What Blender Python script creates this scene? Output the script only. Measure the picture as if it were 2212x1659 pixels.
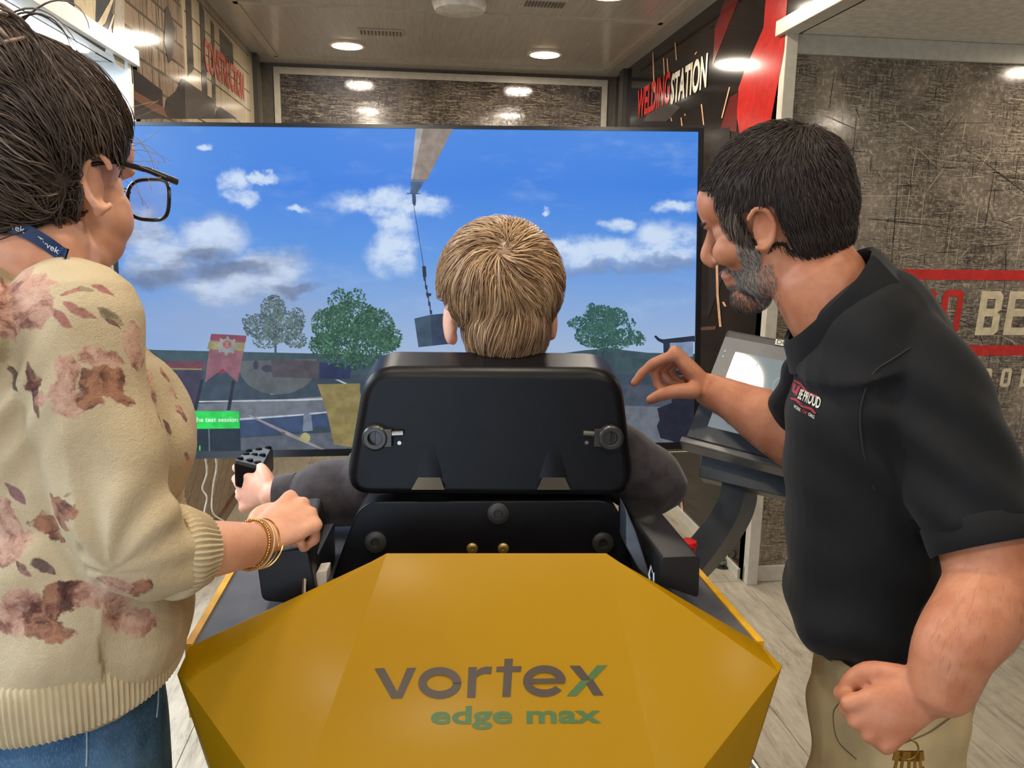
import bpy, bmesh, math, random
import numpy as np
from mathutils import Vector, Matrix, Quaternion
from mathutils.bvhtree import BVHTree
random.seed(7); rng = np.random.default_rng(7)
for o in list(bpy.data.objects): bpy.data.objects.remove(o)
SC = bpy.context.scene; COL = SC.collection

# ------------------------------------------------------------------ camera
FPX = 1725.0; CZ = 1.5
PITCH, YAW, ROLL = math.radians(10.5), math.radians(7.3), math.radians(.9)
def cam_axes():
    cy, sy = math.cos(YAW), math.sin(YAW)
    f0 = Vector((sy, cy, 0)); r0 = Vector((cy, -sy, 0)); u0 = Vector((0, 0, 1))
    f = f0*math.cos(PITCH) - u0*math.sin(PITCH); u = u0*math.cos(PITCH) + f0*math.sin(PITCH)
    r = r0*math.cos(ROLL) + u*math.sin(ROLL); u2 = u*math.cos(ROLL) - r0*math.sin(ROLL)
    return r, u2, f
CR, CU, CF = cam_axes(); CP = Vector((0, 0, CZ))
cd = bpy.data.cameras.new('camera'); cam = bpy.data.objects.new('camera', cd); COL.objects.link(cam)
cam.matrix_world = Matrix(((CR.x, CU.x, -CF.x, CP.x), (CR.y, CU.y, -CF.y, CP.y), (CR.z, CU.z, -CF.z, CP.z), (0, 0, 0, 1)))
cd.sensor_width = 36; cd.sensor_fit = 'HORIZONTAL'; cd.lens = 36*FPX/2212; cd.clip_start = .02; cd.clip_end = 60
SC.camera = cam
def ray(x, y): return CR*((x-1106)/FPX) - CU*((y-829.5)/FPX) + CF
def P(x, y, d): return CP + ray(x, y)*d
def onx(x, y, X): v = ray(x, y); return CP + v*(X/v.x)
def ony(x, y, Y): v = ray(x, y); return CP + v*(Y/v.y)
def onz(x, y, Z): v = ray(x, y); return CP + v*((Z-CZ)/v.z)
def onplane(x, y, p, n): v = ray(x, y); return CP + v*((p-CP).dot(n)/v.dot(n))

# ------------------------------------------------------------------ world, exposure
vs = SC.view_settings; vs.view_transform = 'Standard'; vs.look = 'None'; vs.exposure = 0.0; vs.gamma = 1.0; vs.use_curve_mapping = False
W = bpy.data.worlds.new('world'); SC.world = W; W.use_nodes = True
W.node_tree.nodes['Background'].inputs[0].default_value = (.62, .78, 1, 1)
W.node_tree.nodes['Background'].inputs[1].default_value = 3.5

# ------------------------------------------------------------------ material helpers
def lin(c):
    return tuple(((v/255)/12.92 if v/255 <= .04045 else ((v/255+.055)/1.055)**2.4) for v in c)
def rgba(c): return (*lin(c), 1)
class NT:
    def __init__(s, name):
        s.m = bpy.data.materials.new(name); s.m.use_nodes = True; s.t = s.m.node_tree
        s.b = s.t.nodes['Principled BSDF']
    def n(s, typ, **kw):
        nd = s.t.nodes.new(typ)
        for k, v in kw.items(): setattr(nd, k, v)
        return nd
    def L(s, a, b): s.t.links.new(a, b)
    def put(s, sock, v):
        if v is None: return
        if isinstance(v, bpy.types.NodeSocket): s.L(v, sock)
        elif isinstance(v, (tuple, list, Vector)) and sock.type == 'RGBA' and len(v) == 3: sock.default_value = rgba(v)
        else: sock.default_value = v
    def math(s, op, a, b=None, c=None, clamp=False):
        nd = s.n('ShaderNodeMath', operation=op, use_clamp=clamp)
        s.put(nd.inputs[0], a); s.put(nd.inputs[1], b); s.put(nd.inputs[2], c); return nd.outputs[0]
    def vm(s, op, a, b=None):
        nd = s.n('ShaderNodeVectorMath', operation=op); s.put(nd.inputs[0], a)
        if b is not None: s.put(nd.inputs[1], b)
        return nd.outputs['Value'] if op in ('LENGTH', 'DOT_PRODUCT', 'DISTANCE') else nd.outputs[0]
    def coord(s, k='Object'): return s.n('ShaderNodeTexCoord').outputs[k]
    def map(s, v, sc=(1, 1, 1), rot=(0, 0, 0), loc=(0, 0, 0)):
        nd = s.n('ShaderNodeMapping'); s.L(v, nd.inputs[0]); nd.inputs[1].default_value = loc
        nd.inputs[2].default_value = rot; nd.inputs[3].default_value = sc; return nd.outputs[0]
    def noise(s, v, scale=5, det=3, rough=.5, dist=0, col=False):
        nd = s.n('ShaderNodeTexNoise'); s.L(v, nd.inputs['Vector'])
        nd.inputs['Scale'].default_value = scale; nd.inputs['Detail'].default_value = det
        nd.inputs['Roughness'].default_value = rough; nd.inputs['Distortion'].default_value = dist
        return nd.outputs['Color'] if col else nd.outputs[0]
    def voro(s, v, scale, feat='F1', out='Distance'):
        nd = s.n('ShaderNodeTexVoronoi', feature=feat); s.L(v, nd.inputs['Vector']); nd.inputs['Scale'].default_value = scale
        return nd.outputs[out]
    def wave(s, v, scale, dist=0, axis='X', det=2, dsc=1):
        nd = s.n('ShaderNodeTexWave', bands_direction=axis); s.L(v, nd.inputs['Vector'])
        nd.inputs['Scale'].default_value = scale; nd.inputs['Distortion'].default_value = dist
        nd.inputs['Detail'].default_value = det; nd.inputs['Detail Scale'].default_value = dsc; return nd.outputs['Fac']
    def mr(s, v, a, b, c=0., d=1., smooth=True):
        nd = s.n('ShaderNodeMapRange', interpolation_type='SMOOTHSTEP' if smooth else 'LINEAR')
        s.put(nd.inputs[0], v); nd.inputs[1].default_value = a; nd.inputs[2].default_value = b
        nd.inputs[3].default_value = c; nd.inputs[4].default_value = d; return nd.outputs[0]
    def mix(s, f, a, b, mode='MIX'):
        nd = s.n('ShaderNodeMix', data_type='RGBA', blend_type=mode); s.put(nd.inputs[0], f)
        s.put(nd.inputs[6], a); s.put(nd.inputs[7], b); return nd.outputs[2]
    def ramp(s, f, stops, interp='LINEAR'):
        nd = s.n('ShaderNodeValToRGB'); cr = nd.color_ramp; cr.interpolation = interp; s.L(f, nd.inputs[0])
        while len(cr.elements) < len(stops): cr.elements.new(.5)
        for e, (p, c) in zip(cr.elements, stops): e.position = p; e.color = rgba(c)
        return nd.outputs[0]
    def bump(s, h, strength=.3, dist=.002):
        nd = s.n('ShaderNodeBump'); nd.inputs['Strength'].default_value = strength; nd.inputs['Distance'].default_value = dist
        s.L(h, nd.inputs['Height']); s.L(nd.outputs[0], s.b.inputs['Normal'])
    def set(s, **kw):
        nm = dict(base='Base Color', rough='Roughness', metal='Metallic', spec='Specular IOR Level', coat='Coat Weight', coatr='Coat Roughness',
                  ecol='Emission Color', est='Emission Strength', trans='Transmission Weight', ior='IOR', sheen='Sheen Weight', sss='Subsurface Weight', alpha='Alpha')
        for k, v in kw.items(): s.put(s.b.inputs[nm[k]], v)
        return s.m
def plain(name, c, rough=.5, metal=0, var=.06, nscale=30, bump=0, bscale=200, coat=0, spec=.5, coatr=.1):
    t = NT(name); co = t.coord(); nz = t.noise(co, nscale, 3)
    t.set(base=t.mix(t.mr(nz, .3, .7), tuple(max(0, v*(1-var)) for v in c), tuple(min(255, v*(1+var)) for v in c)), rough=rough, metal=metal, coat=coat, spec=spec, coatr=coatr)
    if bump: t.bump(t.noise(co, bscale, 3), bump, .001)
    return t.m

# ------------------------------------------------------------------ mesh helpers
class MB:
    def __init__(s): s.v = []; s.f = []
    def add(s, vs, fs):
        k = len(s.v); s.v += [tuple(v) for v in vs]; s.f += [tuple(i+k for i in f) for f in fs]; return s
    def box(s, a, b):
        (x0, y0, z0), (x1, y1, z1) = a, b
        return s.add([(x0,y0,z0),(x1,y0,z0),(x1,y1,z0),(x0,y1,z0),(x0,y0,z1),(x1,y0,z1),(x1,y1,z1),(x0,y1,z1)],
                     [(0,3,2,1),(4,5,6,7),(0,1,5,4),(1,2,6,5),(2,3,7,6),(3,0,4,7)])
    def obox(s, c, ax, ay, az, hx, hy, hz):
        c = Vector(c); vs = [c+ax*(i*hx)+ay*(j*hy)+az*(k*hz) for k in (-1, 1) for j in (-1, 1) for i in (-1, 1)]
        return s.add(vs, [(0,2,3,1),(4,5,7,6),(0,1,5,4),(1,3,7,5),(3,2,6,7),(2,0,4,6)])
    def prism(s, pts, off):           # polygon swept along off
        pts = [Vector(p) for p in pts]; off = Vector(off); n = len(pts)
        nr = Vector((0, 0, 0))
        for i in range(n): nr += pts[i].cross(pts[(i+1) % n])
        if nr.dot(off) > 0: pts = pts[::-1]
        q = [p+off for p in pts]
        return s.add(pts+q, [tuple(range(n)), tuple(range(2*n-1, n-1, -1))]+[((i+1) % n, i, n+i, n+(i+1) % n) for i in range(n)])
    def poly(s, pts): return s.add(pts, [tuple(range(len(pts)))])
    def tube(s, pts, r, seg=8, cap=True, up=None, ell=1.0):
        pts = [Vector(p) for p in pts]; n = len(pts); rs = r if isinstance(r, (list, tuple)) else [r]*n
        k = len(s.v); prev = None
        for i, p in enumerate(pts):
            t = (pts[min(i+1, n-1)]-pts[max(i-1, 0)]).normalized()
            if prev is None:
                a = up if up is not None else (Vector((0, 0, 1)) if abs(t.z) < .9 else Vector((1, 0, 0)))
            else: a = prev
            a = (a-t*a.dot(t)).normalized(); prev = a; b = t.cross(a)
            for j in range(seg):
                an = 2*math.pi*j/seg; s.v.append(tuple(p+(a*math.cos(an)+b*math.sin(an)*ell)*rs[i]))
        for i in range(n-1):
            for j in range(seg):
                j2 = (j+1) % seg; s.f.append((k+i*seg+j, k+i*seg+j2, k+(i+1)*seg+j2, k+(i+1)*seg+j))
        if cap:
            s.f.append(tuple(k+j for j in range(seg-1, -1, -1))); s.f.append(tuple(k+(n-1)*seg+j for j in range(seg)))
        return s
    def lathe(s, c, axis, prof, seg=24):   # prof: (radius, height)
        axis = Vector(axis).normalized(); a = axis.orthogonal().normalized(); b = axis.cross(a); c = Vector(c); k = len(s.v)
        for r, h in prof:
            for j in range(seg):
                an = 2*math.pi*j/seg; s.v.append(tuple(c+axis*h+(a*math.cos(an)+b*math.sin(an))*r))
        n = len(prof)
        for i in range(n-1):
            for j in range(seg):
                j2 = (j+1) % seg; s.f.append((k+i*seg+j, k+i*seg+j2, k+(i+1)*seg+j2, k+(i+1)*seg+j))
        s.f.append(tuple(k+j for j in range(seg-1, -1, -1))); s.f.append(tuple(k+(n-1)*seg+j for j in range(seg)))
        return s
    def ell(s, c, ax, ay, az, seg=24, rings=14):
        c = Vector(c); k = len(s.v); s.v.append(tuple(c+az))
        for i in range(1, rings):
            th = math.pi*i/rings
            for j in range(seg):
                ph = 2*math.pi*j/seg; s.v.append(tuple(c+az*math.cos(th)+(ax*math.cos(ph)+ay*math.sin(ph))*math.sin(th)))
        s.v.append(tuple(c-az)); last = len(s.v)-1
        for j in range(seg): s.f.append((k, k+1+j, k+1+(j+1) % seg))
        for i in range(rings-2):
            for j in range(seg):
                a = k+1+i*seg; j2 = (j+1) % seg; s.f.append((a+j, a+seg+j, a+seg+j2, a+j2))
        a = k+1+(rings-2)*seg
        for j in range(seg): s.f.append((a+j, last, a+(j+1) % seg))
        return s
def mesh(name, mb, mat=None, smooth=35, flip=True):
    me = bpy.data.meshes.new(name); me.from_pydata(mb.v, [], mb.f)
    bm = bmesh.new(); bm.from_mesh(me); bmesh.ops.recalc_face_normals(bm, faces=bm.faces); bm.to_mesh(me); bm.free()
    if smooth:
        me.shade_smooth(); me.set_sharp_from_angle(angle=math.radians(smooth))
    if mat: me.materials.append(mat)
    return me
def obj(name, mb, mat=None, parent=None, bevel=0, seg=2, smooth=35, kind=None, label=None):
    me = mb if isinstance(mb, bpy.types.Mesh) else mesh(name, mb, mat, smooth)
    if isinstance(mb, bpy.types.Mesh) and mat and not me.materials: me.materials.append(mat)
    o = bpy.data.objects.new(name, me); COL.objects.link(o)
    if parent:
        o.parent = parent
        if parent.matrix_world != Matrix() or parent.location.length: o.matrix_parent_inverse = wm(parent).inverted()
    if bevel:
        m = o.modifiers.new('bevel', 'BEVEL'); m.width = bevel; m.segments = seg; m.limit_method = 'ANGLE'; m.angle_limit = math.radians(30)
        m.harden_normals = True
    if kind: o['kind'] = kind
    if label: o['label'] = label
    return o
def wm(o):
    M = o.matrix_basis.copy()
    return (wm(o.parent) @ o.matrix_parent_inverse @ M) if o.parent else M
def thing(name, label, cat, loc=(0, 0, 0), group=None):
    o = bpy.data.objects.new(name, None); COL.objects.link(o); o.location = loc; o.empty_display_size = .05
    o['label'] = label; o['category'] = cat
    if group: o['group'] = group
    return o
def tag(o, label, cat, group=None):
    o['label'] = label; o['category'] = cat
    if group: o['group'] = group
    return o
def struct(name, mb, mat, **k):
    o = obj(name, mb, mat, **k); o['kind'] = 'structure'; return o
def recenter(o):      # put the origin of a mesh at its lowest centre (world geometry kept)
    me = o.data; n = len(me.vertices); a = np.empty(n*3); me.vertices.foreach_get('co', a); a = a.reshape(-1, 3)
    c = Vector(((a[:, 0].min()+a[:, 0].max())/2, (a[:, 1].min()+a[:, 1].max())/2, a[:, 2].min()))
    me.transform(Matrix.Translation(-c)); o.location = c; return o
def crom(pts, n=6):      # catmull-rom through points
    p = np.array([list(q) for q in pts], float); p = np.vstack([2*p[0]-p[1], p, 2*p[-1]-p[-2]]); out = []
    for i in range(1, len(p)-2):
        for t in np.linspace(0, 1, n, endpoint=False):
            a, b, c, d = p[i-1:i+3]
            out.append(.5*((2*b)+(-a+c)*t+(2*a-5*b+4*c-d)*t*t+(-a+3*b-3*c+d)*t**3))
    out.append(p[-2]); return np.array(out)
def text_mesh(txt, pos, ux, uy, height, width=None, bold=0.0, thick=.0012, align='LEFT', spacing=1.0, shear=0):
    """letters as a thin mesh; pos = lower-left corner, ux/uy = unit axes"""
    cu = bpy.data.curves.new('t', 'FONT'); cu.body = txt; cu.size = 1; cu.offset = bold; cu.space_character = spacing; cu.shear = shear
    cu.resolution_u = 4
    o = bpy.data.objects.new('t', cu); COL.objects.link(o)
    dg = bpy.context.evaluated_depsgraph_get(); me = bpy.data.meshes.new_from_object(o.evaluated_get(dg))
    bpy.data.objects.remove(o); bpy.data.curves.remove(cu)
    n = len(me.vertices); a = np.empty(n*3); me.vertices.foreach_get('co', a); a = a.reshape(-1, 3)
    x0, x1 = a[:, 0].min(), a[:, 0].max(); cap = .69
    sy = height/cap; sx = (width/(x1-x0)) if width else sy
    ux = Vector(ux).normalized(); uy = Vector(uy).normalized(); uz = ux.cross(uy)
    vs = [Vector(pos)+ux*((p[0]-x0)*sx)+uy*(p[1]*sy) for p in a]
    fs = [tuple(f.vertices) for f in me.polygons]; bpy.data.meshes.remove(me)
    mb = MB(); k = len(vs); mb.v = [tuple(v+uz*thick) for v in vs]; mb.f = fs
    return mb
def xform(mb, M):
    mb.v = [tuple(M @ Vector(v)) for v in mb.v]; return mb
# ------------------------------------------------------------------ room
ZC = 2.62; XL, XR, YB, YF, YS = -.99, 1.46, 5.83, -2.6, 3.19
ZL, ZR = 2.09, 2.30      # tops of the two slide-out openings
XLO, XRO = -2.5, 3.1
M_alu = plain('cream_trim', (196, 190, 176), .35, var=.03)
M_white = plain('white_trim', (226, 230, 230), .35, var=.02)
def grunge(name, dark, light, gloss=.16, sc=1.0, gain=1.0):
    t = NT(name); co = t.coord()
    big = t.noise(co, 2.2*sc, 4, .6); fine = t.noise(co, 60*sc, 5, .7)
    h = t.noise(t.map(co, (3*sc, 3*sc, 30*sc)), 1.5, 4, .7, .5); v = t.noise(t.map(co, (28*sc, 28*sc, 2.6*sc)), 1.5, 4, .7, .5)
    d = t.noise(t.map(co, (18*sc, 18*sc, 24*sc), (0, .7, 0)), 1.2, 5, .8, 1.5)
    def line(x, w): return t.mr(t.math('ABSOLUTE', t.math('SUBTRACT', x, .5)), 0, w, 1, 0)
    lines = t.math('MAXIMUM', t.math('MAXIMUM', line(h, .03), line(v, .03)), line(d, .03))
    msk = t.mr(t.noise(co, 5*sc, 3), .34, .56)
    base = t.mix(t.mr(big, .3, .72), dark, light)
    base = t.mix(t.math('MULTIPLY', t.mr(fine, .45, .75), .55), base, tuple(min(255, c*1.55) for c in light))
    base = t.mix(t.math('MULTIPLY', t.math('MULTIPLY', lines, msk), .85*gain), base, (26, 22, 20))
    hl = t.noise(t.map(co, (3*sc, 3*sc, 30*sc), loc=(.01, .01, .12)), 1.5, 4, .7, .5)
    base = t.mix(t.math('MULTIPLY', t.math('MULTIPLY', line(hl, .03), msk), .75*gain), base, (186, 172, 152))
    pit = t.mr(t.voro(co, 9*sc), .0, .075, 1, 0); pit2 = t.math('MULTIPLY', pit, t.mr(t.noise(co, 3*sc, 1), .56, .6))
    base = t.mix(pit2, base, (18, 15, 14))
    t.set(base=base, rough=gloss, spec=.55); t.bump(lines, .03, .0006); return t.m
M_grunge = grunge('scratched_concrete_print', (92, 83, 73), (152, 140, 124), .11)
M_grunge_dark = grunge('dark_concrete_print', (56, 51, 48), (104, 96, 90), .05)
def ceil_mat():
    t = NT('grey_gloss_ceiling'); co = t.coord(); n = t.noise(t.map(co, (40, 2, 2)), 2, 4, .6)
    t.set(base=t.mix(t.mr(n, .3, .7), (186, 181, 171), (200, 195, 184)), rough=.22, spec=.5); return t.m
M_ceil = ceil_mat()
def floor_mat():
    t = NT('stone_look_vinyl'); co = t.coord(); oi = t.n('ShaderNodeObjectInfo').outputs['Random']
    v = t.vm('ADD', t.map(co, (1, 1, 1)), t.n('ShaderNodeObjectInfo').outputs['Location'])
    s1 = t.noise(t.map(v, (26, 4, 4)), 1.4, 5, .65, .8); s2 = t.noise(v, 7, 4, .6, 1.)
    c = t.ramp(s1, [(.28, (122, 112, 98)), (.45, (164, 155, 138)), (.7, (186, 177, 160))])
    c = t.mix(t.math('MULTIPLY', t.mr(s2, .35, .7), .5), c, (150, 142, 128))
    ln = t.noise(t.map(v, (60, 7, 7)), 1.1, 3, .6, 2.2)
    c = t.mix(t.math('MULTIPLY', t.mr(t.math('ABSOLUTE', t.math('SUBTRACT', ln, .42)), 0, .02, 1, 0), t.mr(t.noise(v, 5, 2), .52, .62)), c, (88, 80, 70))
    c = t.mix(t.mr(oi, 0, 1, 0, .22, False), c, (120, 112, 98))
    t.set(base=c, rough=.3, spec=.4); t.bump(s1, .08, .001); return t.m
M_floor = floor_mat()
struct('floor', MB().box((XLO, YF, -.06), (XRO, YB, -.006)), plain('floor_joint', (52, 47, 42), .8))
floor = bpy.data.objects['floor']
pw, pl = .305, 1.22
pm = mesh('plank', MB().box((-pw/2+.0012, -pl/2+.0012, -.006), (pw/2-.0012, pl/2-.0012, 0)), M_floor)
xs = [XLO]+[XR+.002+k*pw for k in range(-12, 6) if XLO+.02 < XR+.002+k*pw < XRO-.02]+[XRO]
for i in range(len(xs)-1):
    ys = [YF]+[y for y in (3.19-pl*6+.41*(i % 3)+k*pl for k in range(12)) if YF+.05 < y < YB-.05]+[YB]
    for k in range(len(ys)-1):
        o = bpy.data.objects.new('plank', pm); COL.objects.link(o); o.parent = floor
        o.location = ((xs[i]+xs[i+1])/2, (ys[k]+ys[k+1])/2, 0); o.scale = ((xs[i+1]-xs[i])/pw, (ys[k+1]-ys[k])/pl, 1)
struct('ceiling', MB().box((XLO, YF, ZC), (XRO, YB, ZC+.05)), M_ceil); ceiling = bpy.data.objects['ceiling']
# ceiling trim strips seen above the screen
def strip(a, b, w, h, mat, parent, name='trim_strip', up=Vector((0, 0, -1))):
    a, b = Vector(a), Vector(b); t = (b-a).normalized(); s = t.cross(up).normalized()
    return obj(name, MB().obox((a+b)/2+up*(h/2), t, s, up, (b-a).length/2, w/2, h/2), mat, parent)
cz = ZC
for a, b in [((-.86, 5.6, cz), (1.33, 5.6, cz)), ((-.86, 4.36, cz), (1.33, 4.36, cz)), ((-.86, 4.36, cz), (-.86, 5.6, cz)), ((1.33, 4.36, cz), (1.33, 5.6, cz)),
             ((-.86, 4.36, cz), (-.86, 2.2, cz)), ((1.33, 4.36, cz), (1.33, 2.2, cz)), ((-.86, 2.2, cz), (1.33, 2.2, cz))]:
    strip(a, b, .045, .008, M_alu, ceiling)
# ---- back wall with framed dark panel
struct('wall_back', MB().box((XL-.1, YB, 0), (XR+.1, YB+.06, ZC)), plain('grey_corner', (92, 86, 78), .3)); wb = bpy.data.objects['wall_back']
obj('panel', MB().box((-.86, YB-.006, .25), (1.35, YB-.0005, 2.56)), M_grunge_dark, wb)
for a, b in [((-.885, 2.57), (1.375, 2.57)), ((-.885, .2), (1.375, .2))]:
    obj('frame_strip', MB().box((a[0]-.02, YB-.012, a[1]-.02), (b[0]+.02, YB-.0003, a[1]+.025)), M_alu, wb)
for xx in (-.885, 1.375): obj('frame_strip', MB().box((xx-.02, YB-.012, .2), (xx+.02, YB-.0003, 2.55)), M_alu, wb)
# ---- left wall: printed mural, opening for the slide-out below ZL and in front of YS
def mural_left():
    t = NT('construction_mural_print'); co = t.coord(); sp = t.n('ShaderNodeSeparateXYZ'); t.L(co, sp.inputs[0]); Y, Z = sp.outputs[1], sp.outputs[2]
    cx = t.n('ShaderNodeCombineXYZ'); t.L(Y, cx.inputs[0]); t.L(Z, cx.inputs[1]); yz = cx.outputs[0]
    # upper zone: brickwork with drips (near), pale timber boards (far)
    br = t.n('ShaderNodeTexBrick'); t.L(yz, br.inputs[0]); br.inputs['Scale'].default_value = 1
    br.inputs['Brick Width'].default_value = .2; br.inputs['Row Height'].default_value = .085; br.inputs['Mortar Size'].default_value = .006
    br.inputs[1].default_value = rgba((118, 100, 86)); br.inputs[2].default_value = rgba((142, 124, 106)); br.inputs[3].default_value = rgba((78, 68, 60))
    drip = t.noise(t.map(yz, (22, 1.2, 1)), 1.3, 4, .7, .4)
    brick = t.mix(t.mr(drip, .52, .6), br.outputs[0], (74, 68, 62)); brick = t.mix(t.mr(drip, .62, .68), brick, (58, 66, 66))
    wood = t.noise(t.map(yz, (60, 2, 1)), 1.2, 4, .6)
    boards = t.ramp(wood, [(.3, (140, 124, 100)), (.6, (182, 168, 142)), (.8, (160, 142, 116))])
    upper = t.mix(t.mr(Y, 3.88, 3.93), brick, boards)
    # lower zone: reclaimed timber
    pb = t.n('ShaderNodeTexBrick'); t.L(t.map(yz, rot=(0, 0, -.5)), pb.inputs[0]); pb.inputs['Scale'].default_value = 1
    pb.inputs['Brick Width'].default_value = .8; pb.inputs['Row Height'].default_value = .11; pb.inputs['Mortar Size'].default_value = .004
    pb.inputs[1].default_value = rgba((104, 84, 62)); pb.inputs[2].default_value = rgba((150, 126, 98)); pb.inputs[3].default_value = rgba((40, 32, 24))
    gr = t.noise(t.map(yz, (4, 50, 1), (0, 0, -.5)), 1.2, 4, .6)
    lower = t.mix(t.math('MULTIPLY', t.mr(gr, .4, .7), .5), pb.outputs[0], (72, 56, 42))
    t.set(base=t.mix(t.mr(Z, 1.0, 1.02), lower, upper), rough=.1, spec=.5); return t.m
M_mural = mural_left()
struct('wall_left', MB().box((XL-.07, YS, 0), (XL, YB, ZC)).box((XL-.07, YF, ZL), (XL, YS, ZC)), M_mural); wl = bpy.data.objects['wall_left']
def print_on(parent, X, sgn, pix, mat, name, off=.0012):
    q = [onx(x, y, X-sgn*0) for x, y in pix]; return obj(name, MB().poly([p+Vector((sgn*off, 0, 0)) for p in q]), mat, parent, smooth=0)
M_pblack = plain('print_black', (34, 33, 36), .12); M_pslate = plain('print_slate', (66, 62, 60), .12); M_pbrown = plain('print_brown', (96, 66, 52), .12)
M_pcream = plain('print_cream', (196, 182, 154), .14); M_pnavy = plain('print_navy', (66, 68, 76), .12); M_pred = plain('print_red', (190, 44, 40), .14); M_psoft = plain('print_faded_red', (178, 92, 82), .14)
M_pgrey = plain('print_grey', (150, 142, 130), .14); M_pwhite = plain('print_white', (226, 218, 200), .15)
for nm, mt, px, of in [
    ('printed_shape', M_pnavy, [(108, 0), (246, 0), (238, 60), (226, 112), (250, 128), (200, 96), (108, 34)], .001),
    ('printed_shape', M_psoft, [(116, 0), (126, 0), (131, 38), (120, 33)], .0016),
    ('printed_shape', M_pcream, [(158, 0), (206, 0), (204, 60), (180, 72), (166, 58)], .0016),
    ('printed_shape', M_pcream, [(238, 0), (244, 0), (226, 50), (192, 80), (180, 72), (212, 46)], .002),
    ('printed_shape', M_pcream, [(244, 30), (246, 34), (226, 102), (220, 98)], .002),
    ('printed_shape', M_pgrey, [(248, 0), (268, 0), (268, 150), (250, 138), (240, 110)], .0016),
    ('printed_beam', M_pblack, [(288, 148), (350, 196), (352, 255), (290, 258)], .0016),
    ('printed_beam', M_pbrown, [(289, 196), (352, 232), (362, 255), (330, 240), (289, 215)], .002),
    ('printed_shape', M_pslate, [(356, 20), (362, 12), (378, 62), (370, 130), (364, 136), (354, 90)], .0016),
    ('printed_hoarding', M_pblack, [(392, 170), (398, 172), (400, 256), (352, 256), (358, 215), (378, 198)], .0019),
    ('printed_hoarding', M_pslate, [(398, 172), (462, 216), (464, 256), (400, 256)], .002),
    ('printed_hoarding', M_pblack, [(474, 230), (512, 256), (464, 256), (466, 240)], .002),
    ('printed_post', M_pslate, [(400, 0), (412, 0), (418, 150), (406, 165)], .0016),
    ('printed_post', M_pslate, [(430, 2), (440, 22), (448, 206), (436, 198)], .0016),
    ('printed_post', M_pslate, [(455, 42), (462, 55), (466, 236), (458, 214)], .0016),
    ('printed_post', M_pslate, [(474, 62), (502, 95), (504, 140), (476, 130)], .0014)]:
    print_on(wl, XL, 1, px, mt, nm, of)
for k in range(6):     # thin courses across the pale boards
    z = 2.02+k*.11; obj('printed_course', MB().box((XL, 3.95, z), (XL+.0011, 5.4, z+.006)), M_pslate, wl)
# lettering CONSTRUCTION (read along +y): tall red letters
y0, y1 = 4.28, 5.22
obj('lettering', text_mesh('CONSTRUCTION', (XL+.0025, 4.27, 2.283), (0, 1, 0), (0, 0, 1), .14, .95, bold=.035, spacing=.95), M_psoft, wl, label='red CONSTRUCTION lettering', smooth=0)
# corner column at the far end of the left wall
struct('trim_1', MB().box((XL, YB-.3, 0), (XL+.03, YB-.2, ZC)), plain('dark_column', (58, 54, 50), .3))
struct('trim_2', MB().box((XR-.03, YB-.3, 0), (XR, YB-.2, ZC)), plain('dark_column_right', (58, 54, 50), .3))
# ---- right wall, black welding print
def mural_right():
    t = NT('welding_mural_print'); co = t.coord(); n = t.noise(co, 2.5, 4, .6)
    c = t.ramp(n, [(.3, (12, 10, 10)), (.55, (24, 19, 18)), (.75, (44, 31, 27))])
    t.set(base=c, rough=.1, spec=.45); return t.m
M_weld = mural_right()
struct('wall_right', MB().box((XR, YS, 0), (XR+.07, YB, ZC)).box((XR, YF, ZR), (XR+.07, YS, ZC)), M_weld); wr = bpy.data.objects['wall_right']
M_bred = plain('print_bright_red', (186, 40, 36), .14); M_bdark = plain('print_deep_red', (96, 24, 24), .14); M_spark = plain('print_spark', (206, 160, 130), .2)
for nm, mt, px, of in [
    ('printed_hose', M_bdark, [(1566, 0), (1596, 0), (1540, 140), (1545, 60)], .0011),
    ('printed_hose', M_bred, [(1655, -10), (1702, -10), (1694, 110), (1664, 270), (1600, 300), (1592, 250), (1596, 190), (1610, 150), (1650, 60)], .0014),
    ('printed_hose', M_bdark, [(1578, 210), (1594, 200), (1592, 285), (1556, 280)], .0016),
    ('printed_screen', M_pblack, [(1534, 282), (1578, 274), (1576, 560), (1530, 690)], .0018),
    ('printed_bracket', M_pbrown, [(1500, 708), (1548, 704), (1546, 712), (1500, 714)], .002),
    ('printed_patch', M_pslate, [(1420, 204), (1470, 232), (1440, 262), (1390, 262)], .0011)]:  # last entry: flat slate patch of the mural print
    print_on(wr, XR, -1, px, mt, nm, of)
for a in [((1411, 112), (1414, 200)), ((1442, 126), (1444, 158)), ((1459, 92), (1462, 130)), ((1506, 112), (1502, 118)), ((1516, 225), (1521, 270)), ((1577, 188), (1560, 255)),
          ((1472, 254), (1474, 272)), ((1450, 254), (1452, 262)), ((1480, 246), (1481, 250)), ((1434, 125), (1436, 165)), ((1472, 1080), (1475, 1108)), ((1569, 1176), (1572, 1206)), ((1563, 652), (1568, 662)),
          ((1549, 560), (1551, 640)), ((1551, 640), (1557, 706))]:
    (xa, ya), (xb, yb) = a
    w = 2.6 if ya > 500 else 1.3
    print_on(wr, XR, -1, [(xa-w, ya), (xa+w, ya), (xb+w, yb), (xb-w, yb)], M_spark, 'printed_spark', .0022)
# mirrored letters not needed: text runs towards the camera (-y)
obj('lettering', text_mesh('WELDING', (XR-.0025, 5.24, 2.262), (0, -1, 0), (0, 0, 1), .16, .66, bold=.03), M_bred, wr, smooth=0, label='red WELDING lettering')
obj('lettering', text_mesh('STATION', (XR-.0025, 4.56, 2.245), (0, -1, 0), (0, 0, 1), .15, .56, bold=.03), M_pwhite, wr, smooth=0, label='white STATION lettering')
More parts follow.
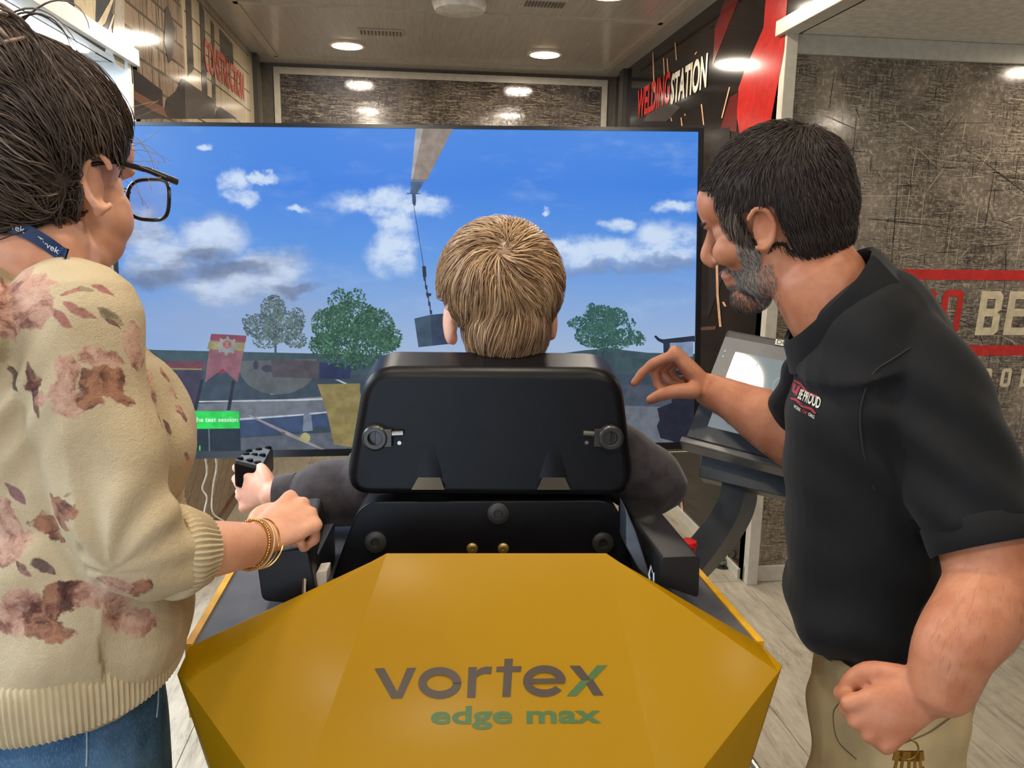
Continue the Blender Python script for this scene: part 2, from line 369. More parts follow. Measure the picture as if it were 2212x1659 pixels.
# tan skirting and thin cream lines low on the right wall
struct('baseboard_right', MB().box((XR-.012, YS+.03, 0), (XR, YB, .045)), M_alu)
struct('baseboard_left', MB().box((XL, YS+.03, 0), (XL+.012, YB, .05)), M_pbrown)
for a in [((1418, 977), (1504, 977)), ]:
    q = [onx(x, y, XR) for x, y in [(1404, 976), (1492, 974), (1492, 976), (1404, 978)]]
    obj('printed_line', MB().poly([p+Vector((-.002, 0, 0)) for p in q]), M_pcream, wr, smooth=0)
print_on(wr, XR, -1, [(1453, 980), (1455, 980), (1453, 1090), (1451, 1090)], M_pslate, 'printed_line', .002)
# ---- slide-outs
def slideout(side):
    X0, X1, zt = (XL, XLO, ZL) if side == 'left' else (XR, XRO, ZR)
    s = -1 if side == 'left' else 1
    lo, hi = min(X0, X1), max(X0, X1)
    e = struct('wall_%s_end' % side, MB().box((lo, YS, 0), (hi, YS+.05, zt)), M_grunge)
    struct('wall_%s_outer' % side, MB().box((X1-.05 if s < 0 else X1, YF, 0), (X1 if s < 0 else X1+.05, YS+.05, ZC)), plain('slideout_wall_'+side, (150, 150, 148), .4))
    c = struct('ceiling_%s' % side, MB().box((lo, YF, zt), (hi, YS+.05, zt+.05)), plain('slideout_ceiling_'+side, (216, 210, 198) if s > 0 else (222, 228, 232), .35))
    mt = M_alu if s > 0 else M_white
    # frame of the opening: post and rail, both real sections
    struct('trim_3' if s < 0 else 'trim_5', MB().box((min(X0-.0, X0+s*.05), YS-.045, 0), (max(X0, X0+s*.05), YS+.02, zt)), mt, bevel=.003)
    struct('trim_4' if s < 0 else 'trim_6', MB().box((min(X0-s*.02, X0+s*.05), YF, zt-.008), (max(X0-s*.02, X0+s*.05), YS+.02, zt+.05)), mt, bevel=.003)
    # rail along the top of the end wall and skirting
    struct('trim_7' if s < 0 else 'trim_8', MB().box((lo, YS-.02, zt-.075), (hi, YS, zt)), mt, bevel=.004)
    struct('baseboard_%s_end' % side, MB().box((lo, YS-.015, 0), (hi, YS, .075)), mt, bevel=.004)
    return e
el = slideout('left'); er = slideout('right')
YE = YS-.0015
def on_end(px): return [ony(x, y, YS)+Vector((0, -.0015, 0)) for x, y in px]
M_sign_red = plain('sign_red', (196, 48, 42), .25); M_sign_white = plain('sign_cream', (214, 200, 168), .25)
for px in ([(1700, 577), (2420, 588), (2420, 610), (1700, 599)], [(1700, 742), (2420, 750), (2420, 772), (1700, 764)]):
    q = on_end(px); xa, xb = q[0].x, XRO-.02
    z0, z1 = (q[2].z+q[3].z)/2, (q[0].z+q[1].z)/2
    obj('sign_stripe', MB().box((xa, YE, z0), (xb, YS, z1)), M_sign_red, er, label='red stripe of the sign')
# chunky condensed block letters, built from strokes
def glyph(ch, w, h, s):
    c = s*.55
    def R(x0, z0, x1, z1): return [(x0, z0), (x1, z0), (x1, z1), (x0, z1)]
    O = [(c, 0), (w-c, 0), (w, c), (w, h-c), (w-c, h), (c, h), (0, h-c), (0, c)]
    m = (h+s*.2)/2
    g = {'O': [R(0, c, s, h-c), R(w-s, c, w, h-c), [(0, h-c), (w, h-c), (w-c, h), (c, h)], [(c, 0), (w-c, 0), (w, c), (0, c)], R(s, c, w-s, s), R(s, h-s, w-s, h-c)],
         'P': [R(0, 0, s, h), R(s, h-s, w-c, h), R(s, m-s*.5, w-c, m+s*.5), [(w-c, h), (w, h-c), (w-s, h-c), (w-s, h-s)], R(w-s, m, w, h-c), [(w-c, m-s*.5), (w, m), (w-s, m), (w-s, m-s*.5)]],
         'R': [R(0, 0, s, h), R(s, h-s, w-c, h), R(s, m-s*.5, w-c, m+s*.5), [(w-c, h), (w, h-c), (w-s, h-c), (w-s, h-s)], R(w-s, m, w, h-c), [(w-s*1.1, m-s*.5), (w, m+.1*s), (w-s, m+.1*s), (w-s*1.1, m)], [(w-s, 0), (w, 0), (w-.05*w, m-s*.4), (w-s-.05*w, m-s*.2)]],
         'B': [R(0, 0, s, h), R(s, h-s, w-c, h), R(s, m-s*.5, w-c, m+s*.5), R(s, 0, w-c, s), [(w-c, h), (w, h-c), (w-s, h-c), (w-s, h-s)], R(w-s, m+c*.7, w, h-c), [(w-c*.9, m), (w, m+c*.7), (w-s, m+c*.7), (w-s, m)],
               R(w-s, c, w, m-c*.7), [(w-s, m), (w-s, m-c*.7), (w, m-c*.7), (w-c*.9, m)], [(w-c, 0), (w, c), (w-s, c), (w-s, 0)]],
         'E': [R(0, 0, s, h), R(s, h-s, w, h), R(s, m-s*.5, w*.9, m+s*.5), R(s, 0, w, s)],
         'U': [R(0, c, s, h), R(w-s, c, w, h), [(c, 0), (w-c, 0), (w, c), (0, c)], R(s, c, w-s, s)],
         'D': [R(0, 0, s, h), R(s, h-s, w-c, h), R(s, 0, w-c, s), R(w-s, c, w, h-c), [(w-c, h), (w, h-c), (w-s, h-c), (w-s, h-s)], [(w-c, 0), (w, c), (w-s, c), (w-s, 0)]],
         'L': [R(0, 0, s, h), R(s, 0, w, s)], 'I': [R(0, 0, s, h)], 'C': [R(0, c, s, h-c), [(0, h-c), (w, h-c), (w-c, h), (c, h)], [(c, 0), (w-c, 0), (w, c), (0, c)], R(s, h-s, w, h-c), R(s, c, w, s), R(w-s, h*.7, w, h-s), R(w-s, s, w, h*.3)],
         'A': [R(0, 0, s, h-c), R(w-s, 0, w, h-c), [(0, h-c), (w, h-c), (w-c, h), (c, h)], R(s, h*.3, w-s, h*.3+s), R(s, h-s, w-s, h-c)],
         'N': [R(0, 0, s, h), R(w-s, 0, w, h), [(s*.6, h), (s*1.4, h), (w-s*.6, 0), (w-s*1.4, 0)]]}
    return g.get(ch, [])
def block_text(txt, x, z, w, h, s, gap, mat, parent, slant=.05):
    for ch in txt:
        if ch != ' ':
            mb = MB()
            for k_, poly in enumerate(glyph(ch, w, h, s)): mb.poly([(x+a+b*slant, YE-.0001*k_, z+b) for a, b in poly])
            obj('letter', mb, mat, parent, smooth=0)
        x += (w if ch != 'I' else s)+gap
q = on_end([(2037, 626), (2085, 626), (2037, 722), (2122, 626), (2180, 626), (2122, 725)])
hh = (q[0].z-q[2].z); zb = q[2].z
block_text('O', q[0].x-.006, zb, .098, hh, .029, .03, M_sign_red, er)
block_text('R', q[0].x-.006-.128, zb, .098, hh, .029, .03, M_sign_red, er)
block_text('P', q[0].x-.006-.256, zb, .098, hh, .029, .03, M_sign_red, er)
block_text('BE PRO', q[3].x-.012, zb-.004, .106, hh, .034, .028, M_sign_white, er)
q = on_end([(2120, 796), (2120, 836), (2164, 796)])
block_text('ROL', q[0].x, q[1].z, .05, q[0].z-q[1].z, .016, .046, M_sign_white, er)
# long scratches printed on the two end walls
for par, xa, xb, zt, sd in ((er, XR+.06, XRO-.1, ZR-.1, 21), (el, XLO+.1, XL-.06, ZL-.1, 22)):
    rs = random.Random(sd)
    for nm, mt_, cnt in (('dark_scratches', plain('scratch_dark%d' % sd, (40, 34, 30), .3), 260), ('pale_scratches', plain('scratch_pale%d' % sd, (196, 182, 160), .3), 200)):
        mb = MB()
        for k in range(cnt):
            x, z = rs.uniform(xa+.05, xb-.05), rs.uniform(.1, zt-.02); L = rs.choice((.05, .08, .12, .2, .45)); w = rs.uniform(.0008, .0022)
            a = rs.choice((0, 0, math.pi/2, math.pi/2, rs.uniform(-.6, .1), rs.uniform(0, 3.1)))+rs.gauss(0, .05); dx, dz = math.cos(a)*L/2, math.sin(a)*L/2; nx, nz = -math.sin(a)*w, math.cos(a)*w
            q = [(x-dx, z-dz), (x+nx, z+nz), (x+dx, z+dz), (x-nx, z-nz)]
            if min(p[0] for p in q) > xa and max(p[0] for p in q) < xb and min(p[1] for p in q) > .08 and max(p[1] for p in q) < zt: mb.poly([(p[0], YS-.0006, p[1]) for p in q])
        obj(nm, mb, mt_, par, smooth=0, kind='stuff')
# shell of the room behind the camera, with a doorway that lets the daylight in
struct('wall_front', MB().box((XLO, YF-.05, 0), (-2.2, YF, ZC)).box((-.2, YF-.05, 0), (XRO, YF, ZC)).box((-2.2, YF-.05, 2.3), (-.2, YF, ZC)), plain('front_wall', (120, 104, 92), .4))
# ---- ceiling downlights
M_lamp = NT('warm_lamp_disc').set(base=(255, 240, 215), ecol=(255, 226, 178), est=16.)
M_lring = plain('lamp_ring', (232, 226, 214), .4)
def downlight(x, y, label, power=8.5, ZC=ZC):
    t = thing('downlight', label, 'ceiling light', (x, y, ZC-.012), 'warm round downlights in the ceiling')
    obj('lens', MB().lathe((x, y, ZC-.012), (0, 0, 1), [(.09, .0), (.092, .003)]), M_lamp, t)
    obj('ring', MB().lathe((x, y, ZC), (0, 0, -1), [(.112, 0), (.11, .008), (.094, .010)]), M_lring, t)
    ld = bpy.data.lights.new('downlight', 'AREA'); ld.shape = 'DISK'; ld.size = .18; ld.energy = power; ld.color = (1, .89, .74)
    lo = bpy.data.objects.new('lamp_glow', ld); COL.objects.link(lo); lo.location = (0, 0, -.004); lo.parent = t
    return t
for k, (x, y) in enumerate([(-.37, 5.2), (.84, 5.2), (-.37, 3.9), (.93, 3.9), (-.37, 2.95), (.84, 2.95), (-.37, .7), (.84, .7), (-.37, -.45), (.84, -.45), (-.37, -1.6), (.84, -1.6), (.166, 1.065)]):
    side = 'left' if x < 0 else 'right'
    lab = {0: 'warm downlight left of the pair above the screen', 1: 'round warm downlight right of the pair above the screen'}.get(k, ['', '', 'warm ceiling downlight just above the top edge, over the slide-out post at left', 'warm ceiling downlight at the top edge, right of the vents', 'warm ceiling downlight over the screen, left row', 'warm ceiling downlight over the screen, right row', 'dimmer downlight over the yellow hull, left row', 'dimmer downlight over the yellow hull, right row', 'downlight behind the viewer, left row, nearer one', 'downlight behind the viewer, right row, nearer one', 'downlight behind the viewer, left row, by the doorway', 'downlight behind the viewer, right row, by the front wall', 'lone downlight straight over the seat, mirrored in the touch monitor'][k])
    downlight(x, y, lab, {6: 5, 7: 4, 8: 9, 9: 7, 11: 7, 12: 8}.get(k, 12))
downlight(2.85, 2.80, 'warm downlight in the right slide-out ceiling, mirrored on the sign wall', 6, ZR)
downlight(2.85, 1.05, 'warm downlight in the right slide-out ceiling, nearer the viewer', 6, ZR)
# ------------------------------------------------------------------ big screen
TLc, TRc, BLc, BRc = P(243, 262, 1.91), P(1527, 277, 2.02), P(265, 994, 1.985), P(1500, 968, 2.10)
TX = ((TRc-TLc)+(BRc-BLc)).normalized(); TY = ((TLc-BLc)+(TRc-BRc)); TY = (TY-TX*TY.dot(TX)).normalized(); TN = TX.cross(TY)
TO = (TLc+TRc+BLc+BRc)/4
TM = Matrix(((TX.x, TY.x, TN.x, TO.x), (TX.y, TY.y, TN.y, TO.y), (TX.z, TY.z, TN.z, TO.z), (0, 0, 0, 1)))
TI = TM.inverted()
def scr(x, y, off=0): return onplane(x, y, TO+TN*off, TN)
def suv(x, y): q = TI @ scr(x, y); return q.x, q.y
xl, xr = suv(254, 640)[0], suv(1514, 640)[0]; yt, yb = suv(900, 270)[1], suv(900, 981)[1]
xl = suv(248, 600)[0]; 
tv = thing('television', 'large flat screen showing a crane training scene under blue sky', 'screen', (TO.x, TO.y, 0))
M_tvblack = plain('tv_black', (24, 24, 27), .22); M_tvback = plain('tv_back', (30, 30, 32), .6)
def tmb(a, b): return xform(MB().box(a, b), TM)
obj('housing', tmb((xl, yb, -.05), (xr, yt, -.004)), M_tvback, tv, bevel=.004)
bw, bb = .010, .018
sx0, sx1, sy0, sy1 = xl+bw, xr-bw-.004, yb+bb, yt-.009
mb = MB()
for a, b in [((xl, yb, -.004), (xr, sy0, .004)), ((xl, sy1, -.004), (xr, yt, .004)), ((xl, sy0, -.004), (sx0, sy1, .004)), ((sx1, sy0, -.004), (xr, sy1, .004))]: mb.box(a, b)
obj('bezel', xform(mb, TM), M_tvblack, tv)
def sky_mat():
    t = NT('screen_sky'); uv = t.coord('Object')
    sp = t.n('ShaderNodeSeparateXYZ'); t.L(uv, sp.inputs[0]); X, Y = sp.outputs[0], sp.outputs[1]
    g = t.mr(Y, suv(900, 760)[1], suv(900, 275)[1], 0, 1, False)
    c = t.ramp(g, [(0, (158, 180, 212)), (.2, (134, 168, 216)), (.45, (92, 148, 222)), (.75, (62, 128, 222)), (1, (70, 134, 222))])
    c = t.mix(t.mr(X, suv(260, 400)[0], suv(700, 400)[0], .42, 0), c, (96, 146, 214))
    wv = t.vm('ADD', uv, t.vm('MULTIPLY', t.vm('SUBTRACT', t.noise(uv, 9, 5, .6, 0, True), (.5, .5, .5)), (.15, .10, 0)))
    def blob(x, y, rx, ry):
        u, v = suv(x, y); k = 1/ (FPX/2.0)
        d = t.vm('MULTIPLY', t.vm('SUBTRACT', wv, (u, v, 0)), (1/(rx*k), 1/(ry*k), 0))
        return t.mr(t.vm('LENGTH', d), 1.05, .35)
    def union(bl):
        r = None
        for b in bl:
            q = blob(*b); r = q if r is None else t.math('MAXIMUM', r, q)
        return r
    fb = t.noise(t.map(uv, (1, 1.6, 1)), 14, 6, .62); f2 = t.noise(t.map(uv, (1, 2.6, 1)), 5, 5, .6)
    # big grey banks on the left
    m = union([(455, 520, 95, 62), (580, 575, 110, 50), (360, 560, 100, 70), (300, 500, 80, 60), (520, 610, 190, 55)])
    m = t.math('MULTIPLY', m, t.mr(fb, .3, .55, .55, 1))
    c = t.mix(m, c, t.mix(t.mr(f2, .38, .62), (138, 152, 182), (192, 208, 232)))
    dk = t.math('MULTIPLY', union([(330, 600, 95, 32), (500, 580, 110, 26), (450, 545, 70, 20), (650, 620, 70, 16)]), t.mr(fb, .3, .6, .5, 1)); c = t.mix(t.math('MULTIPLY', dk, .8), c, (100, 116, 148))
    hz = t.math('MULTIPLY', union([(520, 690, 330, 80)]), .5); c = t.mix(hz, c, (148, 166, 200))
    # white puffs
    w = union([(800, 435, 110, 34), (905, 440, 75, 30), (850, 470, 60, 60), (850, 540, 62, 66), (505, 390, 34, 30), (525, 425, 36, 22), (655, 452, 30, 14), (560, 380, 50, 12), (455, 310, 26, 10),
               (1340, 482, 48, 22), (1440, 522, 115, 54), (1310, 548, 180, 42), (1220, 540, 60, 26), (1455, 440, 50, 20), (1170, 462, 12, 8), (450, 500, 60, 26)])
    w = t.math('MULTIPLY', w, t.mr(fb, .28, .56, .3, 1)); c = t.mix(w, c, (200, 218, 242))
    gs = t.math('MULTIPLY', union([(1350, 580, 200, 18), (1460, 560, 80, 18)]), t.mr(fb, .3, .6, .3, .8)); c = t.mix(gs, c, (120, 142, 180))
    wisps = t.math('MULTIPLY', t.mr(f2, .5, .8), .22); c = t.mix(wisps, c, (190, 210, 240))
    t.set(base=(6, 6, 7), rough=.34, ecol=c, est=1.0, spec=.2); return t.m
def emis(name, c, rough=.34):
    t = NT(name); n = t.noise(t.coord(), 40, 3); return t.set(base=(6, 6, 7), rough=rough, ecol=t.mix(t.mr(n, .3, .7), tuple(v*.92 for v in c), tuple(min(255, v*1.08) for v in c)), est=1.0, spec=.2)
sm = mesh('screen', MB().poly([(sx0, sy0, .0), (sx1, sy0, .0), (sx1, sy1, 0), (sx0, sy1, 0)]), sky_mat(), 0)
so = bpy.data.objects.new('screen', sm); COL.objects.link(so); so.parent = tv; so.matrix_parent_inverse = wm(tv).inverted(); so.matrix_basis = TM
LV = [0]
def pic(name, px, c, mat=None, lab=None):
    LV[0] += 1; off = .00025+.00006*LV[0]
    if px and not isinstance(px[0][0], (tuple, list)): px = [px]
    if len(px) > 1 and name != 'pictured_chain':
        mt_ = mat or emis('screen_'+name+str(LV[0]), c)
        for pl_ in px: pic(name, pl_, c, mt_, lab)
        return
    mb = MB()
    for pl_ in px:
        q = []
        for x, y in pl_:
            u, v = suv(x, y); q.append(TM @ Vector((min(max(u, sx0), sx1), min(max(v, sy0), sy1), off)))
        mb.poly(q)
    return obj(name, mb, mat or emis('screen_'+name+str(LV[0]), c), tv, smooth=0, label=lab)
# land
pic('pictured_land', [(240, 752), (340, 756), (700, 764), (900, 768), (1180, 768), (1260, 757), (1310, 752), (1400, 762), (1520, 764), (1520, 1000), (240, 1000)], (60, 80, 88))
pic('pictured_land', [(240, 800), (600, 806), (900, 812), (1520, 806), (1520, 1000), (240, 1000)], (58, 72, 86))
pic('pictured_road', [(240, 868), (440, 872), (620, 862), (780, 850), (780, 900), (520, 905), (240, 905)], (104, 110, 120))
pic('pictured_road', [(1340, 832), (1520, 828), (1520, 880), (1340, 876)], (70, 78, 92))
pic('pictured_road', [(1340, 876), (1520, 880), (1520, 1000), (1340, 1000)], (98, 104, 114))
pic('pictured_road', [(240, 940), (520, 946), (780, 930), (780, 1000), (240, 1000)], (88, 95, 106))
pic('pictured_marking', [[(612, 818), (624, 818), (594, 852), (584, 852)], [(724, 820), (732, 820), (775, 840), (775, 844)], [(430, 866), (640, 862), (740, 858), (740, 862), (640, 866), (430, 869)]], (172, 178, 184))
pic('pictured_barrier', [[(518, 906), (657, 896), (657, 930), (518, 944)], [(672, 893), (775, 884), (775, 915), (672, 922)]], (58, 74, 106))
pic('pictured_barrier', [[(518, 903), (657, 894), (657, 897), (518, 908)], [(668, 892), (775, 882), (775, 885), (668, 896)]], (168, 178, 192))
pic('pictured_barrier', [(656, 896), (672, 893), (676, 930), (654, 932)], (110, 120, 138))
pic('pictured_pole', [(240, 780), (440, 780), (446, 796), (240, 796)], (104, 60, 72)); pic('pictured_pole', [(240, 794), (436, 796), (436, 799), (240, 797)], (140, 128, 90))
pic('pictured_building', [(240, 800), (440, 800), (420, 890), (240, 890)], (62, 58, 78)); pic('pictured_building', [(300, 830), (400, 832), (396, 890), (300, 890)], (84, 86, 112))
pic('pictured_post', [[(434, 820), (440, 820), (426, 886), (418, 886)], [(502, 822), (508, 822), (498, 886), (490, 886)]], (34, 42, 54))
pic('pictured_disc', [(520+0, 780)]+[(600+84*math.cos(a), 790+62*math.sin(a)) for a in np.linspace(math.pi*.98, .02, 24)]+[(684, 775)], (88, 94, 98))
pic('pictured_disc', [[(595+9*math.cos(a), 803+9*math.sin(a)) for a in np.linspace(0, 6.28, 12)[:-1]], [(578+13*math.cos(a), 796+8*math.sin(a)) for a in np.linspace(0, 6.28, 12)[:-1]], [(553+6*math.cos(a), 788+10*math.sin(a)) for a in np.linspace(0, 6.28, 12)[:-1]]], (62, 62, 78))
pic('pictured_yellow_panel', [(686, 830), (778, 828), (778, 980), (722, 960), (706, 890)], (134, 122, 80))
pic('pictured_tile', [(586, 775), (690, 780), (688, 818), (588, 814)], (78, 74, 82)); pic('pictured_tile', [(690, 782), (762, 786), (755, 818), (690, 818)], (44, 54, 88))
# ribbon badge with a gear
pic('pictured_ribbon', [(457, 721), (533, 725), (514, 826), (492, 806), (469, 806), (443, 826)], (134, 90, 102))
pic('pictured_ribbon', [(457, 721), (533, 725), (531, 738), (454, 734)], (128, 66, 82))
pic('pictured_ribbon', [(452, 737), (530, 741), (526, 758), (448, 754)], (146, 140, 96))
gear = []
for k in range(40):
    a = 2*math.pi*k/40; r = 21 if (k % 5) in (0, 1) else 15.5; gear.append((491+r*1.12*math.cos(a), 747+r*math.sin(a)))
pic('pictured_gear', gear, (140, 142, 142)); pic('pictured_gear', [(491+9.5*math.cos(a), 744+8.5*math.sin(a)) for a in np.linspace(0, 6.28, 20)[:-1]], (150, 92, 92))
pic('pictured_gear', [[(486, 738), (496, 738), (491, 748)], [(484, 750), (498, 750), (491, 743)]], (168, 120, 110))
pic('pictured_ribbon_notch', [(469, 806), (481, 796), (493, 806)], (124, 52, 76))
# trees made of little leaves
def tree(px, py, blobs, n, cols, trunk, seed):
    r = np.random.default_rng(seed); LV[0] += 1; off = .00025+.00006*LV[0]
    mb = MB(); me_idx = []
    tm = MB()
    for a, b, w0, w1 in trunk:
        (xa, ya), (xb, yb_) = a, b
        tm.poly([scr(xa-w0, ya, off), scr(xa+w0, ya, off), scr(xb+w1, yb_, off), scr(xb-w1, yb_, off)])
    tr = obj('pictured_tree', tm, emis('screen_trunk%d' % seed, cols[0]), tv, smooth=0)
    tot = sum(b[2]*b[3]*b[4] for b in blobs)
    for bx, by, rx, ry, dn in blobs:
        for k in range(int(1.7*n*rx*ry*dn/tot)):
            a = r.uniform(0, 2*math.pi); q = math.sqrt(r.uniform(0, 1)); x = bx+rx*q*math.cos(a); y = by+ry*q*math.sin(a)
            s = r.uniform(1.6, 4.2); th = r.uniform(0, 6.28)
            mb.poly([scr(x+s*math.cos(th+t_)*f_, y+s*math.sin(th+t_)*f_, off+.00004) for t_, f_ in ((0, 1), (1.57, .55), (3.14, 1), (4.71, .55))]); me_idx.append(int(r.integers(0, len(cols))))
    o = obj('pictured_foliage', mb, None, tv, smooth=0)
    for c in cols: o.data.materials.append(emis('screen_leaf%d_%d' % (seed, len(o.data.materials)), c))
    o.data.polygons.foreach_set('material_index', me_idx); o['kind'] = 'stuff'
g1 = [(66, 82, 92), (80, 100, 104), (96, 116, 116), (110, 128, 124)]; g2 = [(38, 66, 60), (48, 84, 66), (62, 102, 78), (84, 124, 96), (52, 76, 76)]; g3 = [(44, 74, 76), (58, 96, 84), (74, 112, 98), (50, 82, 84)]
tree(0, 0, [(590, 668, 28, 30, 1.2), (560, 705, 34, 28, 1), (610, 705, 44, 34, 1.3), (640, 690, 20, 26, .6), (575, 735, 30, 18, .8), (640, 735, 24, 18, .8), (535, 690, 14, 12, .4)], 1300, g1, [((595, 770), (596, 700), 2.6, 1.6), ((596, 740), (570, 720), 1.2, .8), ((596, 745), (625, 728), 1.2, .8), ((596, 755), (586, 755), 1, .6)], 11)
tree(0, 0, [(735, 652, 26, 30, .7), (760, 690, 60, 40, 1.5), (712, 700, 40, 38, 1.2), (810, 705, 42, 40, 1.3), (770, 740, 95, 32, 1.4), (700, 745, 34, 26, 1), (840, 730, 30, 28, 1), (770, 645, 20, 22, .5), (760, 775, 60, 22, .6)], 3600, g2, [((765, 800), (766, 690), 5, 2.5), ((766, 760), (735, 715), 2.5, 1.4), ((766, 755), (810, 715), 2.5, 1.4)], 12)
tree(0, 0, [(1300, 690, 38, 30, 1.3), (1275, 672, 16, 18, .5), (1330, 685, 26, 20, .9), (1290, 725, 48, 26, 1.2), (1350, 728, 40, 18, 1), (1250, 698, 24, 14, .8), (1382, 735, 14, 12, .5), (1320, 745, 40, 14, .6), (1360, 700, 14, 12, .4)], 1800, g3, [((1302, 775), (1300, 700), 2.6, 1.5), ((1301, 750), (1330, 720), 1.3, .8), ((1301, 750), (1275, 725), 1.3, .8)], 13)
# crane boom, cable, hook and load
pic('pictured_boom', [(914, 270), (978, 270), (922, 390), (891, 388)], (140, 128, 120)); pic('pictured_boom', [(898, 270), (914, 270), (891, 388), (888, 388)], (166, 164, 166))
pic('pictured_boom', [(889, 387), (923, 388), (921, 392), (889, 391)], (122, 106, 98)); pic('pictured_boom_head', [(887, 393), (915, 393), (910, 405), (904, 413), (903, 418), (886, 418), (888, 405)], (70, 94, 124))
pic('pictured_boom_head', [[(879, 417), (908, 418), (908, 420), (879, 419)], [(890, 419), (898, 419), (899, 436), (897, 446), (891, 440)]], (52, 76, 112))
pic('pictured_cable', [(892.6, 440), (893.8, 440), (916, 576), (914.6, 576)], (44, 64, 96))
pic('pictured_hook', [(912, 575), (920, 575), (921.5, 598), (913.5, 598)], (40, 44, 62))
ch = []
for k in range(9):
    x0 = 917+k*1.7; y0 = 598+k*9
    ch.append([(x0-2.6 if k % 2 == 0 else x0-1.2, y0), (x0+2.6 if k % 2 == 0 else x0+1.2, y0), (x0+3 if k % 2 == 0 else x0+2, y0+9), (x0-1.6 if k % 2 == 0 else x0-.4, y0+9)])
pic('pictured_chain', ch+[[(920, 632), (932, 634), (931, 640), (921, 639)]], (46, 52, 74))['kind'] = 'stuff'
pic('pictured_load', [(895, 688), (930, 680), (972, 676), (978, 742), (904, 750)], (50, 64, 86)); pic('pictured_load', [(895, 688), (930, 681), (934, 746), (904, 750)], (62, 80, 100))
# machine at the right edge
pic('pictured_machine', [[(1431, 733), (1500, 725), (1500, 738), (1446, 741), (1446, 830), (1434, 830), (1432, 742), (1420, 736), (1412, 727), (1416, 724), (1424, 731)]], (40, 48, 66))
pic('pictured_machine', [(1446, 742), (1496, 737), (1496, 770), (1446, 775)], (118, 136, 162))
pic('pictured_machine', [(1419, 882), (1450, 870), (1452, 800), (1500, 800), (1500, 975), (1456, 968), (1450, 952), (1426, 946), (1418, 920), (1424, 906)], (36, 38, 52))
# green banner, counter, walking stick in the picture
pic('pictured_dashboard', [(240, 925), (519, 926), (521, 974), (240, 976)], (34, 46, 58)); pic('pictured_dashboard', [(451, 926), (453.5, 926), (455, 974), (452, 974)], (96, 108, 120))
pic('pictured_banner', [(300, 887), (517, 888), (519, 925), (300, 927)], (40, 206, 84), lab='bright green banner on the screen')
def pictext(name, txt, x, y, h, wd, c, bold=0):
    LV[0] += 1; a = scr(x, y, .0003+.00006*LV[0]); b = scr(x+wd, y, .0003+.00006*LV[0]); k = scr(x, y-h, .0003+.00006*LV[0])
    obj(name, text_mesh(txt, a, b-a, k-a, (k-a).length, (b-a).length, bold=bold, thick=.0), emis('screen_'+name, c), tv, smooth=0)
pictext('pictured_lettering', 'end the test session', 393, 911, 9.5, 121, (228, 248, 232), .012)
pictext('pictured_digits', '11', 420, 973, 10, 13, (60, 230, 110), .02)
pic('pictured_stick', [(536, 897), (542, 896), (640, 940), (702, 972), (692, 976), (630, 944)], (142, 138, 140)); pic('pictured_stick', [(611, 931), (618, 934), (614, 940), (608, 936)], (92, 92, 100))
pic('pictured_tag', [(660+11*math.cos(a), 945+11*math.sin(a)) for a in np.linspace(0, 6.28, 18)[:-1]], (156, 150, 108))
# stand behind the screen
M_dkmetal = plain('dark_metal', (46, 47, 50), .4, .6)
o_ = TM @ Vector((0, 0, -.09))
obj('stand_column', MB().obox((o_.x, o_.y, .62), Vector((1, 0, 0)), Vector((0, 1, 0)), Vector((0, 0, 1)), .05, .03, .62), M_dkmetal, tv, bevel=.004)
obj('stand_bracket', tmb((-.2, -.15, -.085), (.2, .15, -.05)), M_dkmetal, tv)
obj('stand_foot', MB().obox((o_.x, o_.y, .016), Vector((1, 0, 0)), Vector((0, 1, 0)), Vector((0, 0, 1)), .35, .2, .016), M_dkmetal, tv, bevel=.006)
# ------------------------------------------------------------------ simulator: yellow shell, decks, seat, arm pods
M_yel = NT('yellow_enamel'); _n = M_yel.noise(M_yel.coord(), 900, 2)
M_yel.set(base=(160, 119, 2), rough=.42, spec=.13, coat=.08); M_yel.b.inputs['Coat Roughness'].default_value = .22; M_yel.bump(_n, .05, .0006); M_yel = M_yel.m
M_deck = plain('deck_charcoal', (74, 76, 82), .45, bump=.05, bscale=900); M_rim = plain('yellow_rim', (226, 170, 30), .35)
M_blk = plain('seat_plastic', (15, 15, 18), .36, var=.1, spec=.2, bump=.12, bscale=700); M_blk2 = plain('armrest_rubber', (24, 24, 26), .5, bump=.18, bscale=500)
M_chrome = plain('bare_steel', (150, 146, 140), .25, 1.0); M_brass = plain('brass_bolt', (176, 150, 92), .35, .8); M_knob = plain('beige_plastic', (196, 188, 176), .45)
FY = Vector((math.sin(math.radians(5)), math.cos(math.radians(5)), 0)); FX = Vector((FY.y, -FY.x, 0)); UZ = Vector((0, 0, 1))
sim = thing('simulator_seat_unit', 'black operator seat in a faceted yellow hull lettered vortex edge max', 'simulator', tuple(Vector((.1, .95, 0))))
A, A2, B2, B = P(800, 1214, 1.06), P(835, 1195, 1.07), P(1310, 1195, 1.07), P(1338, 1214, 1.06)
L2, R2 = P(410, 1396, 1.0), P(1641, 1390, 1.0)
zd = (L2.z+R2.z)/2; L2, R2 = onz(410, 1396, zd), onz(1641, 1390, zd)
Lc, Rc = P(382, 1456, .965), P(1690, 1438, .965)
zb_ = .35
KL, KR = P(622, 1788, .90), P(1439, 1763, .90)
_n = (KL-A2).cross(B2-A2).normalized(); KR = onplane(1439, 1763, A2, _n)
blB, brB = Vector((KL.x+.03, KL.y+.02, zb_)), Vector((KR.x-.03, KR.y+.02, zb_))
loB, roB = Vector((Lc.x+.13, Lc.y+.03, zb_)), Vector((Rc.x-.13, Rc.y+.03, zb_))
Li, Ri = P(398, 1474, .955), P(1682, 1452, .955)
V = [A, A2, B2, B, L2, Lc, R2, Rc, KL, KR, blB, brB, loB, roB, Li, Ri]
